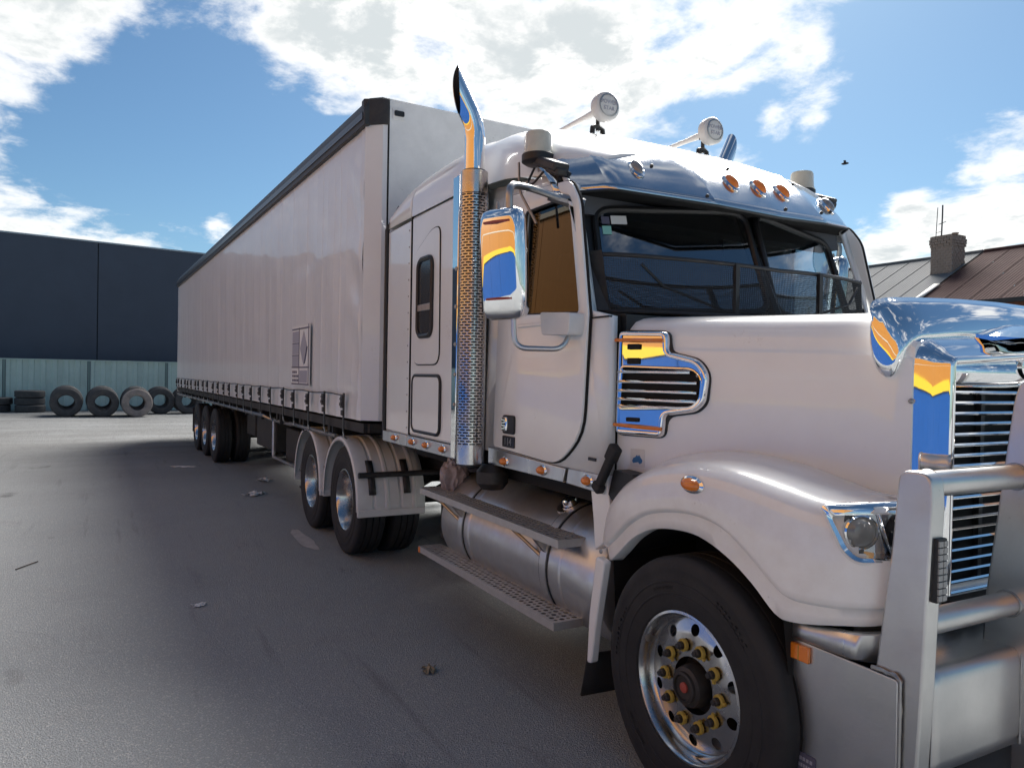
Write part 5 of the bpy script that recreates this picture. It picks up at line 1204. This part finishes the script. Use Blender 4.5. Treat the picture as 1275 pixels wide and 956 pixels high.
# chimney: bricks laid in courses over a mortar core
chm = empty('brick_chimney', (-12.0, 20.3, 5.12)); tag(chm, 'square weathered brick chimney with corbelled top between the two roofs', 'chimney')
HWc = .345
bm = B(); box(bm, -HWc+.012, HWc-.012, -HWc+.012, HWc-.012, -.2, 1.35); obj('chimney_core', bm, 'mortar', chm)
BR = {}
def brick(x0, x1, y0, y1, z0, z1):
    key = (round(x1-x0, 3), round(y1-y0, 3), round(z1-z0, 3))
    if key not in BR:
        bm = B(); box(bm, -key[0]/2, key[0]/2, -key[1]/2, key[1]/2, -key[2]/2, key[2]/2); o = obj('brick', bm, 'chimney_brick', chm, smooth=None); BR[key] = o
    else:
        o = BR[key].copy(); col.objects.link(o)
    o.location = ((x0+x1)/2, (y0+y1)/2, (z0+z1)/2); return o
nb_ = 0
for k_ in range(17):
    z0 = -.1+k_*.085; ext = .0 if k_ < 14 else (.04 if k_ < 16 else .018); h = .073
    if k_ == 13: ext = .02
    hw = HWc+ext; offs = (k_ % 2)*.14
    n = 4; L_ = 2*hw/n
    for f in (0, 1):      # front (-y) and right (+x) faces, seen from the yard
        for i in range(n+1):
            a = -hw+(i-(.5 if k_ % 2 else 0))*L_; b = a+L_-.018; a = max(a, -hw); b = min(b, hw)
            if b-a < .06: continue
            pr = random.Random(k_*50+i+f*7).uniform(-.006, .008)
            if f == 0: brick(a, b, -hw-pr, -hw+.09, z0, z0+h)
            else: brick(hw-.09, hw+pr, max(a, -hw+.092), b, z0, z0+h)
bm = B(); lathe(bm, [(.09, 1.33), (.075, 1.42), (.10, 1.43), (.10, 1.46), (0, 1.47)], (.17, .1, 0), (0, 0, 1), 14); obj('chimney_pot', bm, 'chimney_brick', chm)
bm = B(); sheet(bm, [[(-HWc-.03, -HWc-.03, 1.352), (-HWc-.03, HWc+.03, 1.352)], [(HWc+.03, -HWc-.03, 1.352), (HWc+.03, HWc+.03, 1.352)]]); obj('chimney_cap', bm, 'mortar', chm)
an = empty('tv_aerial', (-12.22, 20.3, 6.47)); tag(an, 'thin rusty aerial mast on top of the brick chimney', 'aerial')
bm = B(); tube(bm, [(0, 0, -.02), (.02, 0, .75), (.02, 0, 1.05)], .022, 6); obj('mast', bm, 'black_metal', an)
bm = B(); tube(bm, [(-.18, 0, .05), (-.14, 0, 1.0)], .012, 5); tube(bm, [(-.16, 0, .2), (.02, 0, .2)], .012, 5); tube(bm, [(-.1, 0, .45), (.14, 0, .5)], .012, 5); obj('side_rod', bm, 'black_metal', an)
# brick neighbour with maroon roof and white downpipe
nb = empty('brick_building', (-4.6, 18.6, 0)); tag(nb, 'brown brick building with maroon roof and white downpipe at the right edge', 'building')
bm = B(); box(bm, -2.55, 5, -1.05, 4, 0, 4.95); obj('wall', bm, 'mortar', nb)
bk = None; cnt = 0
for k_ in range(12):
    for i in range(14):
        x = -2.55+i*.24+(.12 if k_ % 2 else 0); z = 4.0+k_*.086
        if z > 4.9: continue
        if bk is None: bm = B(); box(bm, 0, .225, -.012, .05, 0, .075); bk = obj('brick', bm, 'brick_brown', nb, smooth=None, loc=(x, -1.05, z))
        else: c = bk.copy(); col.objects.link(c); c.location = (x, -1.05+random.uniform(-.004, .004), z)
bm = B(); sheet(bm, [[(-2.75, -1.35, 4.93), (-2.75, 2.0, 6.3)], [(5, -1.35, 4.93), (5, 2.0, 6.3)]]); obj('roof', bm, 'roof_maroon', nb, solid=.06)
bm = B(); tube(bm, [(-2.72, -1.40, 4.88), (5, -1.40, 4.88)], .06, 8); obj('gutter', bm, 'black_trim', nb)
bm = B(); tube(bm, smoothpath([(-2.45, -1.4, 4.82), (-2.45, -1.13, 4.70), (-2.45, -1.13, 0)], .06, 4), .055, 10); obj('downpipe', bm, 'timber_pale', nb)
bm = B(); prism(bm, [(-3.0, 4.05), (-2.62, 4.05), (-2.62, 5.0), (-2.75, 5.25), (-3.0, 5.1)], XZ, -.9, .6); obj('parapet', bm, 'chimney_brick', nb, bevel=.02)

# ------------------------------------------------------------------ painted shop across the yard (seen in the chrome and glass)
sh = empty('painted_shop', (4, -9.8, 0)); tag(sh, 'long shop wall painted blue, yellow and orange facing the truck from across the yard', 'building')
def shop(name, x0, x1, z0, z1, y, m): bm = B(); box(bm, x0, x1, y-.2, y, z0, z1); return obj(name, bm, m, sh)
for i in range(14):
    x0 = -23+i*2.4; shop('wall_panel', x0, x0+2.38, 0, 2.6, 0, 'shop_blue'); shop('fascia_panel', x0, x0+2.38, 2.85, 7.2, .02, 'shop_orange')
shop('stripe', -23, 10.6, 2.6, 2.85, .04, 'shop_yellow'); shop('awning_band', -23, 10.6, 4.0, 4.2, .05, 'shop_cream'); shop('parapet_cap', -23, 10.6, 7.2, 7.35, .08, 'shop_cream')

# ------------------------------------------------------------------ litter, bird
def litter(loc, sx, sy, label, m='paper_white', h=.02, seed=0, cat='litter', name='paper_scrap'):
    bm = B(); r = random.Random(seed); n = 7; rows = []
    for i in range(n):
        rows.append([((i/(n-1)-.5)*sx*(1+.35*math.sin(j*2.1+seed)), (j/(n-1)-.5)*sy*(1+.4*math.sin(i*1.7+seed)), .004+h*abs(mn.noise(V(i*.55+seed, j*.6, seed*1.3)))*1.6) for j in range(n)])
    sheet(bm, rows); o = obj(name, bm, m, None, smooth=25, loc=(loc[0], loc[1], 0)); o.rotation_euler = (0, 0, seed*.9); o2 = o.modifiers.new('s', 'SOLIDIFY'); o2.thickness = .002; tag(o, label, cat); return o
litter((-8.66, -1.40), .16, .30, 'crumpled white paper scrap on the asphalt nearest the drive wheels', seed=1, h=.05)
litter((-10.0, -1.05), .16, .26, 'torn white paper scrap further back beside the trailer', seed=2, h=.05)
litter((-12.3, -2.05), .10, .35, 'flat pale paper strip lying near the trailer wheels', seed=3, h=.02)
litter((-3.62, -2.62), .06, .09, 'tiny white scrap on open asphalt left of the steps', seed=4, h=.02)
litter((-1.75, -1.55), .07, .09, 'dry curled leaf on the asphalt below the lower step', 'leaf_dry', .03, 5, 'leaf', 'dry_leaf')
for p, a, lab in (((-5.9, -4.25), 1.9, 'thin dark twig lying flat at the far left of the asphalt'), ((-5.45, -3.85), 2.6, 'thin dark twig lying slanted right of the other twig')):
    bm = B(); dx, dy = math.cos(a)*.14, math.sin(a)*.14; tube(bm, [(-dx, -dy, .006), (0, 0.01, .010), (dx, dy, .006)], .005, 5); o = obj('twig', bm, 'twig', None, loc=(p[0], p[1], 0)); tag(o, lab, 'twig', 'twigs on the asphalt')
# pale dried spill by the drive wheel, as a thin crust
bm = B(); pts = []
for i in range(40):
    a = 2*math.pi*i/40; r = 1+.35*mn.noise(V(math.cos(a)*1.6, math.sin(a)*1.6, 3)); pts.append(bm.verts.new(V(-5.55+.55*r*math.cos(a), -1.42+.07*r*math.sin(a), .004)))
face(bm, pts); mat('dried_spill', (.50, .48, .46), .9, var=.5, vscale=9, base2=(.36, .355, .35)); tag(obj('dried_spill', bm, 'dried_spill', None), 'pale dried spill on the asphalt by the drive wheels', 'stain')
# bird in flight
bp0 = CAM + pixdir(1052, 204)*38
bm = B(); tube(bm, [(-.16, 0, 0), (-.08, 0, .0), (.02, 0, .01), (.12, 0, .01), (.17, 0, 0)], [.01, .05, .06, .04, .008], 10); bird = obj('bird', bm, 'bird_dark', None, loc=bp0); tag(bird, 'small dark bird flying in the blue sky right of the cab', 'bird')
bm = B(); sheet(bm, [[(.06, 0, .03), (-.05, 0, .03)], [(.05, -.18, .10), (-.05, -.16, .09)], [(-.02, -.36, .06), (-.05, -.34, .06)]]); sheet(bm, [[(.06, 0, .03), (-.05, 0, .03)], [(.05, .18, .10), (-.05, .16, .09)], [(-.02, .36, .06), (-.05, .34, .06)]]); obj('wing', bm, 'bird_dark', bird, solid=.01); bird.rotation_euler = (0, 0, .6)
